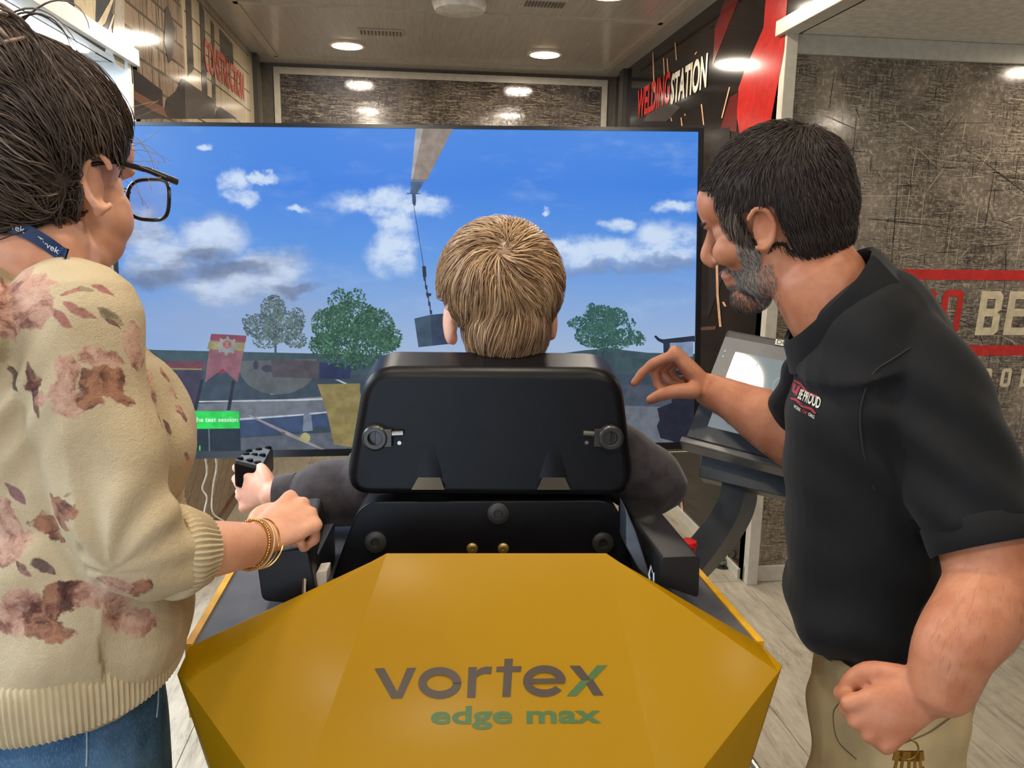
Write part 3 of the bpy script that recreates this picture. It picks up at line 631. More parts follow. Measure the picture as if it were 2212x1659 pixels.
faces = [(1, 8, 9, 2), (8, 10, 11, 9), (0, 14, 8), (0, 8, 1), (3, 9, 15), (3, 2, 9), (0, 4, 14), (4, 5, 14), (3, 15, 6), (6, 15, 7), (5, 12, 14), (14, 12, 10, 8), (7, 15, 13), (15, 9, 11, 13)]
mbs = MB(); mbs.add(V, faces)
shell = obj('shell', mbs, M_yel, sim, smooth=0)
sol = shell.modifiers.new('thick', 'SOLIDIFY'); sol.thickness = .004; sol.offset = -1 if shell.data.polygons[0].normal.dot(CP-A2) > 0 else 1
bv = shell.modifiers.new('bevel', 'BEVEL'); bv.width = .003; bv.segments = 3; bv.limit_method = 'ANGLE'; bv.angle_limit = math.radians(4)
shell.data.shade_smooth(); shell.data.set_sharp_from_angle(angle=math.radians(60))
# folded top lip (thin return flange going forward)
obj('lip', MB().prism([A2, B2, B2+FY*.02-UZ*.012, A2+FY*.02-UZ*.012], -UZ*.003), M_yel, sim)
# lower hull down to the floor
hb = [loB, roB, roB+FY*.75-FX*.05, loB+FY*.75+FX*.05]
obj('hull_base', MB().prism([Vector((p.x, p.y, .02)) for p in (loB+FY*.03+FX*.02, roB+FY*.03-FX*.02, roB+FY*.7-FX*.05, loB+FY*.7+FX*.05)], UZ*(zb_+.02)), M_deck, sim, bevel=.006)
# decks on both sides with a yellow rim
def deck(c0, e_px, sgn):
    e1 = onz(*e_px, zd); dirv = (e1-c0).normalized(); e2 = c0+dirv*.42
    inner0 = c0+(A-c0)*.9 if sgn < 0 else c0+(B-c0)*.9
    i0 = Vector((inner0.x, inner0.y, zd)) - FX*sgn*.0
    i0 = c0-FX*sgn*.20+FY*.04; i2 = e2-FX*sgn*.17
    obj('deck', MB().prism([c0, e2, i2, i0], -UZ*.02), M_deck, sim)
    n = Vector((dirv.y, -dirv.x, 0))*sgn
    obj('deck_rim', MB().prism([c0+n*.006+UZ*.003, e2+n*.006+UZ*.003, e2-n*.0035+UZ*.003, c0-n*.0035+UZ*.003], -UZ*.10), M_rim, sim)
    return c0, e2
dl = deck(L2, (505, 1232), -1); dr = deck(R2, (1513, 1243), 1)
# side walls of the hull under the decks
for (c0, e2), s, lo3 in ((dl, -1, loB), (dr, 1, roB)):
    k = lo3-c0; mid = FX*-s*.012
    obj('hull_side', MB().add([c0+mid-UZ*.02, e2+mid-UZ*.02, Vector((e2.x, e2.y, zb_))-FX*s*.08, Vector((lo3.x, lo3.y, zb_))+mid], [(0, 1, 2, 3)]), M_yel, sim, smooth=0)
# lettering on the centre facet
fn = (KL-A2).cross(B2-A2).normalized()
if fn.dot(CP-A2) < 0: fn = -fn
def onf(x, y, off=.0008): return onplane(x, y, A2+fn*(off+.0), fn)
M_ink = plain('letter_brown', (54, 38, 28), .4, var=.03); M_grn = plain('letter_green', (52, 92, 36), .4, var=.03)
def flat(name, polys, mat, lab=None):
    mb = MB()
    for k_, p in enumerate(polys): mb.poly([onf(x, y, .0008+.00004*(k_ % 41)) for x, y in p])
    return obj(name, mb, mat, sim, smooth=0, label=lab)
def ring(cx, cy, rx, ry, w, a0, a1, n=40, sk=0):
    o = []
    A_ = np.linspace(a0, a1, n)
    for p, q in zip(A_[:-1], A_[1:]):
        o.append([(cx+rx*math.cos(p)-sk*ry*math.sin(p), cy+ry*math.sin(p)), (cx+rx*math.cos(q)-sk*ry*math.sin(q), cy+ry*math.sin(q)), (cx+(rx-w)*math.cos(q)-sk*(ry-w)*math.sin(q), cy+(ry-w*.92)*math.sin(q)), (cx+(rx-w)*math.cos(p)-sk*(ry-w)*math.sin(p), cy+(ry-w*.92)*math.sin(p))])
    return o
flat('letter', [[(809, 1444), (830, 1443), (858, 1494), (846, 1509)], [(846, 1509), (858, 1494), (879, 1443), (899, 1442), (869, 1508)]], M_ink)
flat('letter', ring(950, 1475, 46.5, 34, 18, 0, 2*math.pi), M_ink)
flat('letter', [[(1012, 1441), (1030, 1441), (1027, 1507), (1009, 1507)], [(1029, 1449), (1029, 1464), (1037, 1458), (1046, 1455), (1061, 1456), (1063, 1440), (1050, 1440), (1038, 1443)]], M_ink)
flat('letter', [[(1090, 1423), (1108, 1423), (1103, 1505), (1085, 1505)], [(1073, 1440), (1127, 1439), (1125, 1451), (1072, 1451)]], M_ink)
flat('letter', ring(1176, 1471, 46, 34, 17, .62, 2*math.pi-.02)+[[(1146, 1466), (1219, 1465), (1221, 1475), (1146, 1476)]], M_ink)
flat('letter', [[(1230, 1438), (1253, 1438), (1276, 1468), (1258, 1471)], [(1274, 1470), (1280, 1466), (1304, 1502), (1282, 1502), (1266, 1477)]], M_ink)
flat('letter', [[(1290, 1437), (1312, 1437), (1279, 1471), (1270, 1460)], [(1254, 1470), (1276, 1470), (1245, 1503), (1224, 1503)]], M_grn, 'green stroke of the x')
a, b, k = onf(930, 1563), onf(1299, 1560), onf(932, 1526)
obj('lettering', text_mesh('edge max', a, b-a, k-a, (k-a).length*.98, (b-a).length, bold=.028, thick=0, spacing=1.02), M_grn, sim, smooth=0, label='green words edge max')
# ---- seat: upper and lower backrest
def slab_px(px, d, depth, tilt=0.0, cen=None):
    """rounded outline traced on an upright (tilted) plane at distance d, pushed forward to real depth"""
    p0 = P(cen[0], cen[1], d); n = (-FY*math.cos(tilt)+UZ*math.sin(tilt)).normalized()
    return [onplane(x, y, p0, n) for x, y in px], -n*depth, p0, n
def rr(pts, r, n=6):      # round the corners of a pixel polygon
    out = []; m = len(pts)
    for i in range(m):
        p, a, b = (np.array(pts[j], float) for j in (i, i-1, (i+1) % m)); ri_ = r[i] if isinstance(r, (list, tuple)) else r
        u, v = (a-p)/np.linalg.norm(a-p), (b-p)/np.linalg.norm(b-p); p1, p2 = p+u*ri_, p+v*ri_
        for t in np.linspace(0, 1, n): out.append(tuple((1-t)**2*p1+2*t*(1-t)*p+t*t*p2))
    return out
pts, off, sp0, sn = slab_px(rr([(788, 796), (1343, 800), (1375, 1079), (740, 1075)], [70, 70, 64, 64], 8), 1.16, .085, .06, (1060, 930))
seat_top = obj('upper_backrest', MB().prism(pts, off+UZ*.022), M_blk, sim, bevel=.016, seg=4)
pts2, off2, lp0, ln = slab_px(rr([(778, 1084), (1330, 1080), (1362, 1180), (1380, 1330), (690, 1330), (738, 1190)], [44, 44, 30, 10, 10, 30], 8), 1.185, .09, .05, (1060, 1150))
obj('lower_backrest', MB().prism(pts2, off2), M_blk, sim, bevel=.014, seg=4)
def onseat(x, y, off=0): return onplane(x, y, sp0+sn*off, sn)
def onlow(x, y, off=0): return onplane(x, y, lp0+ln*off, ln)
SX = FX; SY = sn.cross(SX); SY = SY if SY.z > 0 else -SY
for cx, s in ((812, 1), (1317, -1)):
    c = onseat(cx, 944)
    b_ = MB().lathe(c, sn, [(.019, -.002), (.019, .010), (.016, .013), (.010, .013), (.010, .002), (.004, .002)], 24)
    b_.obox(c+SX*s*.012+sn*.006, SX, SY, sn, .012, .013, .005)
    f_ = obj('buckle', b_, plain('buckle_grey_%d' % cx, (58, 56, 54), .3, .4), sim, bevel=.001)
    obj('buckle_pin', MB().tube([c+SX*s*.024+sn*.006+SY*.006, c+SX*s*.040+sn*.006+SY*.007], .0045, 10), M_chrome, f_)
    obj('buckle_screw', MB().lathe(c+SX*s*.034-SY*.008, sn, [(.0035, -.001), (.003, .003)], 10), M_chrome, f_)
for cx in (927, 1196):      # two moulded guides with a shiny ramp at the foot
    a = [onseat(cx-24, 1031), onseat(cx+24, 1031), onseat(cx+34, 1053), onseat(cx-37, 1053)]
    b_ = [a[0]+sn*.001, a[1]+sn*.001, a[2]+sn*.013, a[3]+sn*.013]
    t0 = [onseat(cx-14, 960), onseat(cx+14, 960)]
    g0, g1, g2, g3 = onseat(cx-10, 962), onseat(cx+10, 962), onseat(cx+30, 1032), onseat(cx-31, 1032)
    obj('moulded_guide', MB().add([g0+sn*.0008, g1+sn*.0008, a[1]+sn*.0008, a[0]+sn*.0008, g2, g3], [(0, 1, 2, 3), (1, 4, 2), (0, 3, 5)]), M_blk, sim)
    obj('ramp', MB().add([a[0]+sn*.0006, a[1]+sn*.0006, a[2]+sn*.013, a[3]+sn*.013, a[2]-sn*.002, a[3]-sn*.002], [(0, 1, 2, 3), (3, 2, 4, 5)]), plain('ramp_sheen_%d' % cx, (44, 41, 36), .25), sim, label='small shiny ramp at the foot of the guide')
for (x, y) in ((1076, 1108), (812, 1170), (1302, 1172)):
    c = onlow(x, y); obj('cap', MB().lathe(c, ln, [(.0165, -.002), (.016, .004), (.011, .006), (.007, .006), (.006, .001), (.002, .001)], 20), plain('cap_black_%d' % x, (46, 44, 42), .4), sim)
for x in (1020, 1087):
    c = onlow(x, 1184); obj('bolt', MB().lathe(c, ln, [(.0085, -.002), (.0082, .003), (.005, .0048), (.0022, .0048), (.0018, .002)], 18), M_brass, sim, label='brass bolt head')
# padded shell of the seat in front of the backrests, seat cushion and pedestal
sc_ = onseat(1060, 930)
cx0 = Vector((sc_.x, sc_.y, 0))
obj('seat_cushion', MB().obox(cx0+FY*.40+UZ*.80, FX, FY, UZ, .22, .22, .05), M_blk2, sim, bevel=.03, seg=4)
obj('pedestal', MB().obox(cx0+FY*.38+UZ*.55, FX, FY, UZ, .16, .16, .21), M_blk, sim, bevel=.01)
obj('back_bracket', MB().obox(onlow(1060, 1200)-ln*.14-UZ*.02, FX, FY, UZ, .14, .03, .26), M_dkmetal, sim, bevel=.004)
# ---- arm pods
def pod(fpx, d, length, h_extra=0, yawd=0, mat=None, name='arm_pod', r=14):
    p0 = P(*fpx[0], d); n = -(Matrix.Rotation(math.radians(yawd), 3, 'Z') @ FY)
    pts = [onplane(x, y, p0, n) for x, y in rr(fpx, r)]
    return obj(name, MB().prism(pts, -n*length), mat or M_blk2, sim, bevel=.006, seg=3)
pod([(552, 1196), (672, 1182), (662, 1290), (694, 1306), (650, 1318), (560, 1300)][0:1]+[(664, 1184), (690, 1310), (566, 1298)], 1.05, .21, yawd=6)
pod([(1428, 1204), (1512, 1201), (1509, 1292), (1424, 1262)], 1.06, .235, yawd=4, r=10)
# raised armrest pad under the standing woman's hand
c = P(640, 1120, 1.20)
q = [(612, 1090), (668, 1084), (676, 1110), (670, 1180), (655, 1216), (606, 1216)]
p0 = P(640, 1150, 1.16); nn = (-FY*.75+UZ*.66).normalized()
obj('armrest_pad', MB().prism([onplane(x, y, p0, nn) for x, y in rr(q, [8, 8, 8, 14, 14, 8])], -nn*.035), M_blk2, sim, bevel=.006, seg=3)
obj('pod_bracket', MB().prism([P(x, y, 1.13) for x, y in rr([(655, 1200), (690, 1194), (692, 1290), (655, 1300)], 5)], FY*.12), M_dkmetal, sim, bevel=.003)
obj('pod_rail', MB().tube([P(659, 1222, 1.075), P(656, 1300, 1.06)], .0045, 10), M_chrome, sim, label='steel rail beside the left pod')
obj('knob', MB().prism([P(x, y, 1.09) for x, y in rr([(683, 1236), (706, 1233), (705, 1262), (681, 1270)], 4)], FY*.03), M_knob, sim, bevel=.002, label='beige adjusting knob')
obj('pod_bracket', MB().prism([P(x, y, 1.10) for x, y in [(1352, 1098), (1374, 1150), (1408, 1256), (1380, 1230), (1352, 1180)]], FY*.05+FX*.0), plain('bracket_blue_grey', (84, 92, 104), .35, .3), sim, bevel=.002)
obj('pod_hook', MB().tube([P(1406, 1262, 1.05), P(1402, 1240, 1.05), P(1406, 1222, 1.05), P(1412, 1236, 1.05), P(1412, 1262, 1.05)], .0022, 8), M_chrome, sim)
obj('stop_button', MB().lathe(P(1486, 1180, 1.16), UZ, [(.011, -.02), (.011, .0), (.013, .002), (.012, .008), (.006, .011)], 20), plain('button_red', (190, 30, 28), .35), sim, label='red push button')
# ---- joysticks: head with raised push buttons on a curved stem
M_jgrey = plain('joystick_face', (112, 118, 122), .32)
def joystick(front, back, bottom, d0, nb, lab):
    """front quad (button face) pixels TL TR BR BL with depths"""
    (a, da), (b, db), (c_, dc), (e, de) = front
    F = [P(*a, da), P(*b, db), P(*c_, dc), P(*e, de)]
    n = (F[1]-F[0]).cross(F[3]-F[0]).normalized(); n = n if n.z > 0 else -n
    back_v = -n*.045
    j = obj('joystick', MB().prism(F, back_v), M_blk, sim, bevel=.005, seg=3, label=lab)
    obj('joystick_face', MB().prism([p+n*.0003+(sum(F, Vector())/4-p)*.1 for p in F], n*.0012), M_jgrey, j)
    for (u, v) in nb:
        q = (F[0]*(1-u)+F[1]*u)*(1-v)+(F[3]*(1-u)+F[2]*u)*v
        obj('push_button', MB().lathe(q+n*.001, n, [(.0062, 0), (.006, .0045), (.004, .0055)], 16), M_blk, j)
    cen = sum(F, Vector())/4-n*.03
    obj('joystick_stem', MB().tube(crom([cen, cen-UZ*.05+FY*.02, cen-UZ*.12+FY*.03, cen-UZ*.22+FY*.03], 5), .015, 14), M_blk, j)
    return j
joystick([((535, 974), 1.48), ((590, 966), 1.52), ((566, 1012), 1.38), ((504, 996), 1.37)], 0, 0, 0,
         [(.15, .2), (.5, .15), (.85, .1), (.2, .5), (.5, .5), (.8, .5), (.15, .85), (.5, .85), (.8, .88)], 'dark joystick head with nine black push buttons')
joystick([((1376, 966), 1.48), ((1400, 964), 1.5), ((1418, 980), 1.42), ((1390, 986), 1.40)], 0, 0, 0, [(.6, .4), (.5, .75)], 'joystick head behind the right sleeve')
# ------------------------------------------------------------------ touch monitor on its curved arm
t1, t2, t3, t4 = P(1548, 706, 1.50), P(1480, 946, 1.40), P(1700, 738, 1.44), P(1640, 983, 1.34)
mo = t2; mx = ((t3-t1)+(t4-t2)).normalized(); my = (t1-t2); my = (my-mx*my.dot(mx)).normalized(); mn = mx.cross(my)
Mm = Matrix(((mx.x, my.x, mn.x, mo.x), (mx.y, my.y, mn.y, mo.y), (mx.z, my.z, mn.z, mo.z), (0, 0, 0, 1))); Mi = Mm.inverted()
mh = (Mi @ onplane(1548, 706, mo, mn)).y; mw = .31
def mmb(a, b): return xform(MB().box(a, b), Mm)
M_mon = plain('monitor_grey', (70, 74, 80), .4); M_monb = plain('monitor_back', (44, 44, 46), .5)
mon = obj('touch_monitor', mmb((0, 0, -.028), (mw, mh, 0)), M_monb, sim, bevel=.006, seg=3, label='tilted grey touch monitor on the curved charcoal arm')
obj('monitor_bezel', mmb((.002, .004, -.002), (mw-.002, mh-.018, .001)), M_mon, mon)
def mscr():
    t = NT('touch_screen_glow'); co = t.coord('Object'); n = t.noise(co, 6, 2)
    return t.set(base=(70, 76, 78), rough=.045, ecol=t.mix(t.mr(n, .3, .7), (124, 136, 140), (138, 149, 152)), est=.8, spec=.6)
obj('monitor_screen', mmb((.030, .032, .0), (mw-.03, mh-.046, .0016)), mscr(), mon)
obj('monitor_ledge', mmb((-.006, -.012, -.03), (mw+.006, .0, .006)), plain('ledge_grey', (104, 102, 98), .3), mon, bevel=.003)
def onm(x, y, off=.002): return onplane(x, y, mo+mn*off, mn)
a, b, k = onm(1674, 744, .0016), onm(1720, 752, .0016), onm(1676, 732, .0016)
obj('sticker', MB().poly([a, onm(1722, 753, .0016), onm(1724, 740, .0016), k]), plain('sticker_white', (214, 212, 206), .5), mon, smooth=0, label='white sticker reading DO')
a, b, k = onm(1678, 742.5, .0019), onm(1696, 745.5, .0019), onm(1679.5, 733.5, .0019)
obj('sticker_lettering', text_mesh('DO NOT', a, b-a, k-a, (k-a).length, None, thick=0), M_pblack, mon, smooth=0)
M_icon = NT('screen_icon').set(base=(10, 10, 10), ecol=(176, 188, 184), est=.95)
for x, y in ((1565, 757), (1561, 769), (1634, 787)): obj('screen_mark', MB().poly([onm(x-2, y+3, .002), onm(x+3, y+3, .002), onm(x+2, y-3, .002)]), M_icon, mon, smooth=0)
rg = []
mbr = MB()
for k in range(40):
    a0, a1 = 2*math.pi*k/40, 2*math.pi*(k+.6)/40
    mbr.poly([onm(1688+r_*math.cos(q)*1.0, 836+r_*math.sin(q)*1.1, .002) for r_, q in ((19, a0), (19, a1), (17.6, a1), (17.6, a0))])
obj('screen_dial', mbr, M_icon, mon, smooth=0)
mbr = MB()
for k in range(20):
    a0, a1 = 2*math.pi*k/20, 2*math.pi*(k+1)/20
    mbr.poly([onm(1523+r_*math.cos(q), 874+r_*math.sin(q), .002) for r_, q in ((3.4, a0), (3.4, a1), (2, a1), (2, a0))])
obj('screen_mark', mbr, M_icon, mon, smooth=0)
# console plate under the monitor and the curved arm
cp = [(1516, 966), (1740, 1016), (1740, 1084), (1509, 1030)]
pc = P(1600, 1010, 1.42); ncp = (mn*.85-UZ*.25).normalized()
M_arm = plain('arm_charcoal', (70, 74, 80), .42)
obj('console_box', MB().prism([onplane(x, y, pc, ncp) for x, y in cp], -ncp*.06), M_arm, sim, bevel=.002)
mb = MB()
cur = crom([P(1586, 1040, 1.44), P(1572, 1095, 1.43), P(1540, 1150, 1.41), P(1492, 1210, 1.385), P(1440, 1262, 1.36), P(1380, 1300, 1.36)], 8)
n_ = len(cur); wid = np.linspace(.021, .030, n_); k0 = 0
for i in range(n_):
    p = Vector(cur[i]); t_ = Vector(cur[min(i+1, n_-1)]-cur[max(i-1, 0)]).normalized(); sd = t_.cross(CF).normalized()
    dep = Vector((.55, .6, -.05)).normalized(); dep = (dep-t_*dep.dot(t_)).normalized()
    for a_, b_ in ((-1, 0), (1, 0), (1, 1), (-1, 1)): mb.v.append(tuple(p+sd*(a_*wid[i])+dep*(b_*.085)))
for i in range(n_-1):
    for j in range(4): mb.f.append((i*4+j, i*4+(j+1) % 4, i*4+4+(j+1) % 4, i*4+4+j))
mb.f += [(3, 2, 1, 0), tuple(n_*4-4+j for j in range(4))]
obj('curved_arm', mb, M_arm, sim, bevel=.002, smooth=40)
# ------------------------------------------------------------------ loose odds and ends
eb = onz(1559, 1224, 0)
e_ = thing('tie_down_ring', 'small steel tie-down ring bolted to the floor by the dark wall', 'floor ring', tuple(eb))
obj('base_cup', MB().lathe(eb, UZ, [(.035, 0), (.036, .003), (.030, .006), (.022, .006), (.018, .002), (.004, .002)], 24), plain('cup_dark', (36, 34, 32), .3, .5), e_)
obj('bolt', MB().lathe(eb, UZ, [(.011, .002), (.011, .022), (.018, .024), (.016, .034), (.008, .036)], 16), M_chrome, e_)
obj('ring', MB().tube([eb+UZ*(.06+.026*math.sin(a))+Vector((.025+.026*math.cos(a), 0, 0)) for a in np.linspace(0, 6.283, 25)], .0055, 10, cap=False), M_chrome, e_)
a, b = onz(1602, 1615, .012), onz(1660, 1690, .012)
tag(recenter(obj('steel_rod', MB().tube([a, a+(b-a)*.5, a+(b-a)*.52, b+(b-a)*3], [.010, .010, .0085, .0085], 12), M_chrome)), 'thin steel rod lying on the floor by the yellow hull', 'rod')
# white leads hanging under the screen
M_lead = plain('lead_white', (206, 200, 188), .5)
for k, px in enumerate([[(441, 972, 2.07), (447, 1020, 2.3), (437, 1055, 2.6), (447, 1075, 2.65), (441, 1110, 2.7), (440, 1180, 2.75), (452, 1240, 2.8)], [(462, 972, 2.08), (468, 1008, 2.3), (460, 1055, 2.6), (459, 1105, 2.7), (482, 1125, 2.75), (520, 1150, 2.8)]]):
    tag(recenter(obj('lead', MB().tube(crom([P(*q) for q in px], 6), .0028, 8), M_lead)), ['white lead hanging below the screen, left of two', 'white lead hanging below the screen, right of two'][k], 'cable', 'white leads under the screen')
# ceiling fittings
ac = onz(993, -2, ZC)
t = thing('ceiling_vent_cap', 'round white vent cap on the ceiling at the top edge', 'ceiling vent', tuple(ac))
obj('dome', MB().lathe(ac, -UZ, [(.135, 0), (.135, .02), (.12, .055), (.06, .07), (.02, .072)], 32), plain('cap_white', (214, 212, 202), .4), t)
for (x, y, lab, w) in ((823, 68, 'slim louvred ceiling vent left of the round cap', .13), (1176, 5, 'slim louvred ceiling vent right of the round cap', .11)):
    c = onz(x, y, ZC); t = thing('louvred_vent', lab, 'ceiling vent', tuple(c), 'slim louvred ceiling vents')
    obj('vent_frame', MB().box((c.x-w, c.y-.06, ZC-.008), (c.x+w, c.y+.06, ZC)), M_alu, t, bevel=.003)
    for k in range(12):
        xx = c.x-w+.02+k*(2*w-.04)/11; obj('louvre', MB().box((xx-.004, c.y-.04, ZC-.014), (xx+.004, c.y+.04, ZC-.007)), plain('louvre_grey', (110, 104, 96), .5) if k == 0 else bpy.data.materials['louvre_grey'], t)
# LED panel in the ceiling of the left slide-out (the white glare at the top left)
M_led = NT('cool_led_panel').set(base=(240, 245, 250), ecol=(226, 240, 255), est=13.)
t = thing('led_panel', 'bright cool white ceiling panel in the left slide-out', 'ceiling light', (-1.65, 2.0, ZL-.02))
obj('diffuser', MB().box((-2.3, .3, ZL-.016), (-1.05, 2.95, ZL-.010)), M_led, t); obj('panel_frame', MB().box((-2.34, .26, ZL-.010), (-1.04, 2.98, ZL)), M_white, t)
# ------------------------------------------------------------------ people: sculpting tools
F0 = Vector((math.sin(YAW), math.cos(YAW), 0)); R0 = Vector((F0.y, -F0.x, 0))
def PH(x, y, h):            # point on the sight line at horizontal distance h
    v = ray(x, y); return CP + v*(h/v.dot(F0))
class Part:
    """union of closed pieces, fused into one skin by voxel remeshing"""
    def __init__(s): s.mb = MB()
    def tube(s, pts, rad, side=None, n=5, seg=22, cap=1.0):
        """pts: points; rad: scalars or (half along side, half across)"""
        pr = np.array([list(p)+(list(r) if isinstance(r, (tuple, list)) else [r, r]) for p, r in zip(pts, rad)], float)
        c = crom_nd(pr, n); m = len(c); rings = []
        def frame(i):
            t = c[min(i+1, m-1), :3]-c[max(i-1, 0), :3]; t = t/np.linalg.norm(t); return t
        sd = np.array(side if side is not None else ((0, 0, 1) if abs(frame(0)[2]) < .8 else (0, 1, 0)), float)
        for i in range(m):
            t = frame(i); a = sd-t*sd.dot(t); a /= np.linalg.norm(a)
            if side is None: sd = a
            b = np.cross(t, a); rings.append((c[i, :3], t, a, b, c[i, 3], c[i, 4]))
        full = []
        for k, (ringi, sg) in enumerate(((rings[0], -1), (rings[-1], 1))):
            p, t, a, b, ra, rb = ringi; rr_ = min(ra, rb); e = []
            for th in (25, 50, 72, 86):
                th = math.radians(th); e.append((p+t*sg*rr_*cap*math.sin(th), t, a, b, ra*math.cos(th), rb*math.cos(th)))
            full = (e[::-1]+rings if k == 0 else full+e)
        V = []; Fc = []
        for p, t, a, b, ra, rb in full:
            for j in range(seg):
                an = 2*math.pi*j/seg; V.append(p+a*ra*math.cos(an)+b*rb*math.sin(an))
        m2 = len(full)
        for i in range(m2-1):
            for j in range(seg): j2 = (j+1) % seg; Fc.append((i*seg+j, i*seg+j2, (i+1)*seg+j2, (i+1)*seg+j))
        Fc += [tuple(range(seg-1, -1, -1)), tuple((m2-1)*seg+j for j in range(seg))]
        s.mb.add(V, Fc); return s
    def ell(s, c, ax, ay, az): s.mb.ell(c, Vector(ax), Vector(ay), Vector(az)); return s
def crom_nd(p, n):
    p = np.vstack([2*p[0]-p[1], p, 2*p[-1]-p[-2]]); out = []
    for i in range(1, len(p)-2):
        for t in np.linspace(0, 1, n, endpoint=False):
            a, b, c, d = p[i-1:i+3]
            out.append(.5*((2*b)+(-a+c)*t+(2*a-5*b+4*c-d)*t*t+(-a+3*b-3*c+d)*t**3))
    out.append(p[-2]); return np.array(out)
def sculpt(name, part, voxel, mat, parent, smooth=3, disp=None, cut=None, label=None):
    me = mesh(name, part.mb, None, 0)
    o = bpy.data.objects.new(name, me); COL.objects.link(o)
    m = o.modifiers.new('r', 'REMESH'); m.mode = 'VOXEL'; m.voxel_size = voxel; m.adaptivity = 0
    if smooth:
        q = o.modifiers.new('s', 'SMOOTH'); q.factor = .5; q.iterations = smooth
    dg = bpy.context.evaluated_depsgraph_get(); dg.update()
    me2 = bpy.data.meshes.new_from_object(o.evaluated_get(dg))
    bpy.data.objects.remove(o); bpy.data.meshes.remove(me); me2.name = name
    if disp:
        n = len(me2.vertices); co = np.empty(n*3); me2.vertices.foreach_get('co', co); co = co.reshape(-1, 3)
        no = np.array([v.normal[:] for v in me2.vertices]); co = disp(co, no); me2.vertices.foreach_set('co', co.ravel())
    if cut:      # drop faces where cut(centre) is true -> open hems
        bm = bmesh.new(); bm.from_mesh(me2); bmesh.ops.delete(bm, geom=[f for f in bm.faces if cut(f.calc_center_median())], context='FACES'); bm.to_mesh(me2); bm.free()
    me2.shade_smooth(); me2.materials.clear(); me2.materials.append(mat)
    return obj(name, me2, None, parent, label=label)
def bvh_of(o):
    me = o.data; W_ = wm(o); return BVHTree.FromPolygons([W_ @ v.co for v in me.vertices], [tuple(p.vertices) for p in me.polygons])
def surf(b, x, y, off=0):
    v = ray(x, y).normalized(); h = b.ray_cast(CP, v)
    if h[0] is None: return None
    n = h[1] if h[1].dot(v) < 0 else -h[1]
    return h[0]+n*off
def hand(pt, W_, D, N, left, s=1.0, curls=None, thumb=None, spread=1.0):
    """five-fingered hand added to a Part; W_ wrist, D towards the knuckles, N out of the back of the hand"""
    D = D.normalized(); N = (N-D*N.dot(D)).normalized(); T = D.cross(N) if left else N.cross(D)
    curls = curls or [(70, 80, 50)]*4
    offs = (.030, .0095, -.011, -.030); klen = (.088, .092, .087, .077); fl = ((.044, .026, .021), (.049, .030, .022), (.045, .028, .022), (.036, .021, .019)); fr = (.0098, .0100, .0094, .0082)
    pt.tube([W_-D*.02*s, W_+D*.02*s, W_+D*.055*s, W_+D*.082*s], [(.024*s, .018*s), (.029*s, .0175*s), (.037*s, .016*s), (.038*s, .0125*s)], side=T)
    for k in range(4):
        kn = W_+D*klen[k]*s+T*offs[k]*s*spread+N*.002*s
        pt.tube([W_+D*.03*s+T*offs[k]*.55*s, kn], [.012*s, .0112*s], seg=12, n=3)
        ang = 0; p = kn; pts = [kn-D*.004*s]; rs = [fr[k]*1.12*s]
        for q in range(3):
            ang += math.radians(curls[k][q]); d = D*math.cos(ang)-N*math.sin(ang)
            mid = p+d*fl[k][q]*.5*s; p = p+d*fl[k][q]*s
            pts += [mid, p]; rs += [fr[k]*(.96-.07*q)*s, fr[k]*(1.0-.09*q)*s]
        pt.tube(pts, rs, seg=14, n=3)
    th = thumb or [(.018, .026, -.008), (.045, .046, -.016), (.072, .050, -.024), (.094, .040, -.03)]
    pt.tube([W_+D*a*s+T*b*s+N*c*s for a, b, c in th], [.0155*s, .0135*s, .0115*s, .0092*s], seg=14, n=4)
    return T
def head(pt, C, f, u, s=1.0, female=False):
    f = f.normalized(); u = (u-f*u.dot(f)).normalized(); r = f.cross(u)
    def X(x, y, z): return C+(r*x+f*y+u*z)*s
    def E(c, a, b, d): pt.ell(X(*c), r*a*s, f*b*s, u*d*s)
    E((0, -.014, .034), .074, .096, .086); E((0, -.045, .012), .064, .062, .066); E((0, .030, -.015), .060, .060, .076)
    E((0, .030, -.072), .050 if not female else .046, .048, .034); E((0, .072, -.096), .022, .020, .018); E((0, .060, .045), .054, .042, .045)
    for q in (-1, 1):
        E((q*(.040 if not female else .036), .056 if not female else .050, -.022), .024, .030, .024); E((q*.036, .020, -.075), .022, .036, .026); E((q*.013, .094, -.032), .010, .010, .008)
        # ear: bowl, rim and lobe
        e0 = (q*.077, -.008, -.006)
        pt.ell(X(q*.074, -.008, -.004), (r*.006+f*q*-.004)*s, (f*.0145)*s, (u*.025-f*.005)*s)
        rim = [X(q*(.078+.009*abs(math.sin(a*.5))), -.010+.0165*math.cos(a)*-1-.003*math.sin(a), -.003+.0275*math.sin(a)) for a in np.linspace(-2.2, 2.5, 12)]
        pt.tube(rim, [.0042*s]*12, seg=10, n=2); pt.ell(X(q*.077, -.004, -.030), r*.005*s, f*.009*s, u*.010*s)
    if female:
        for q in (-1, 1): E((q*.025, .036, -.056), .034, .046, .040); E((q*.030, .044, -.036), .033, .044, .036)
    E((0, .082, .024), .046, .016, .012)
    pt.tube([X(0, .088, .020), X(0, .100, .000), X(0, .114, -.022), X(0, .110, -.034)], [.0085*s, .0095*s, .0115*s, .009*s], n=4)
    pt.tube([X(-.022, .082, -.060), X(0, .094, -.058), X(.022, .082, -.060)], [.005*s, .0085*s, .005*s], n=4, seg=12)
    pt.tube([X(-.020, .080, -.070), X(0, .091, -.071), X(.020, .080, -.070)], [.005*s, .009*s, .005*s], n=4, seg=12)
    return X, r, f, u
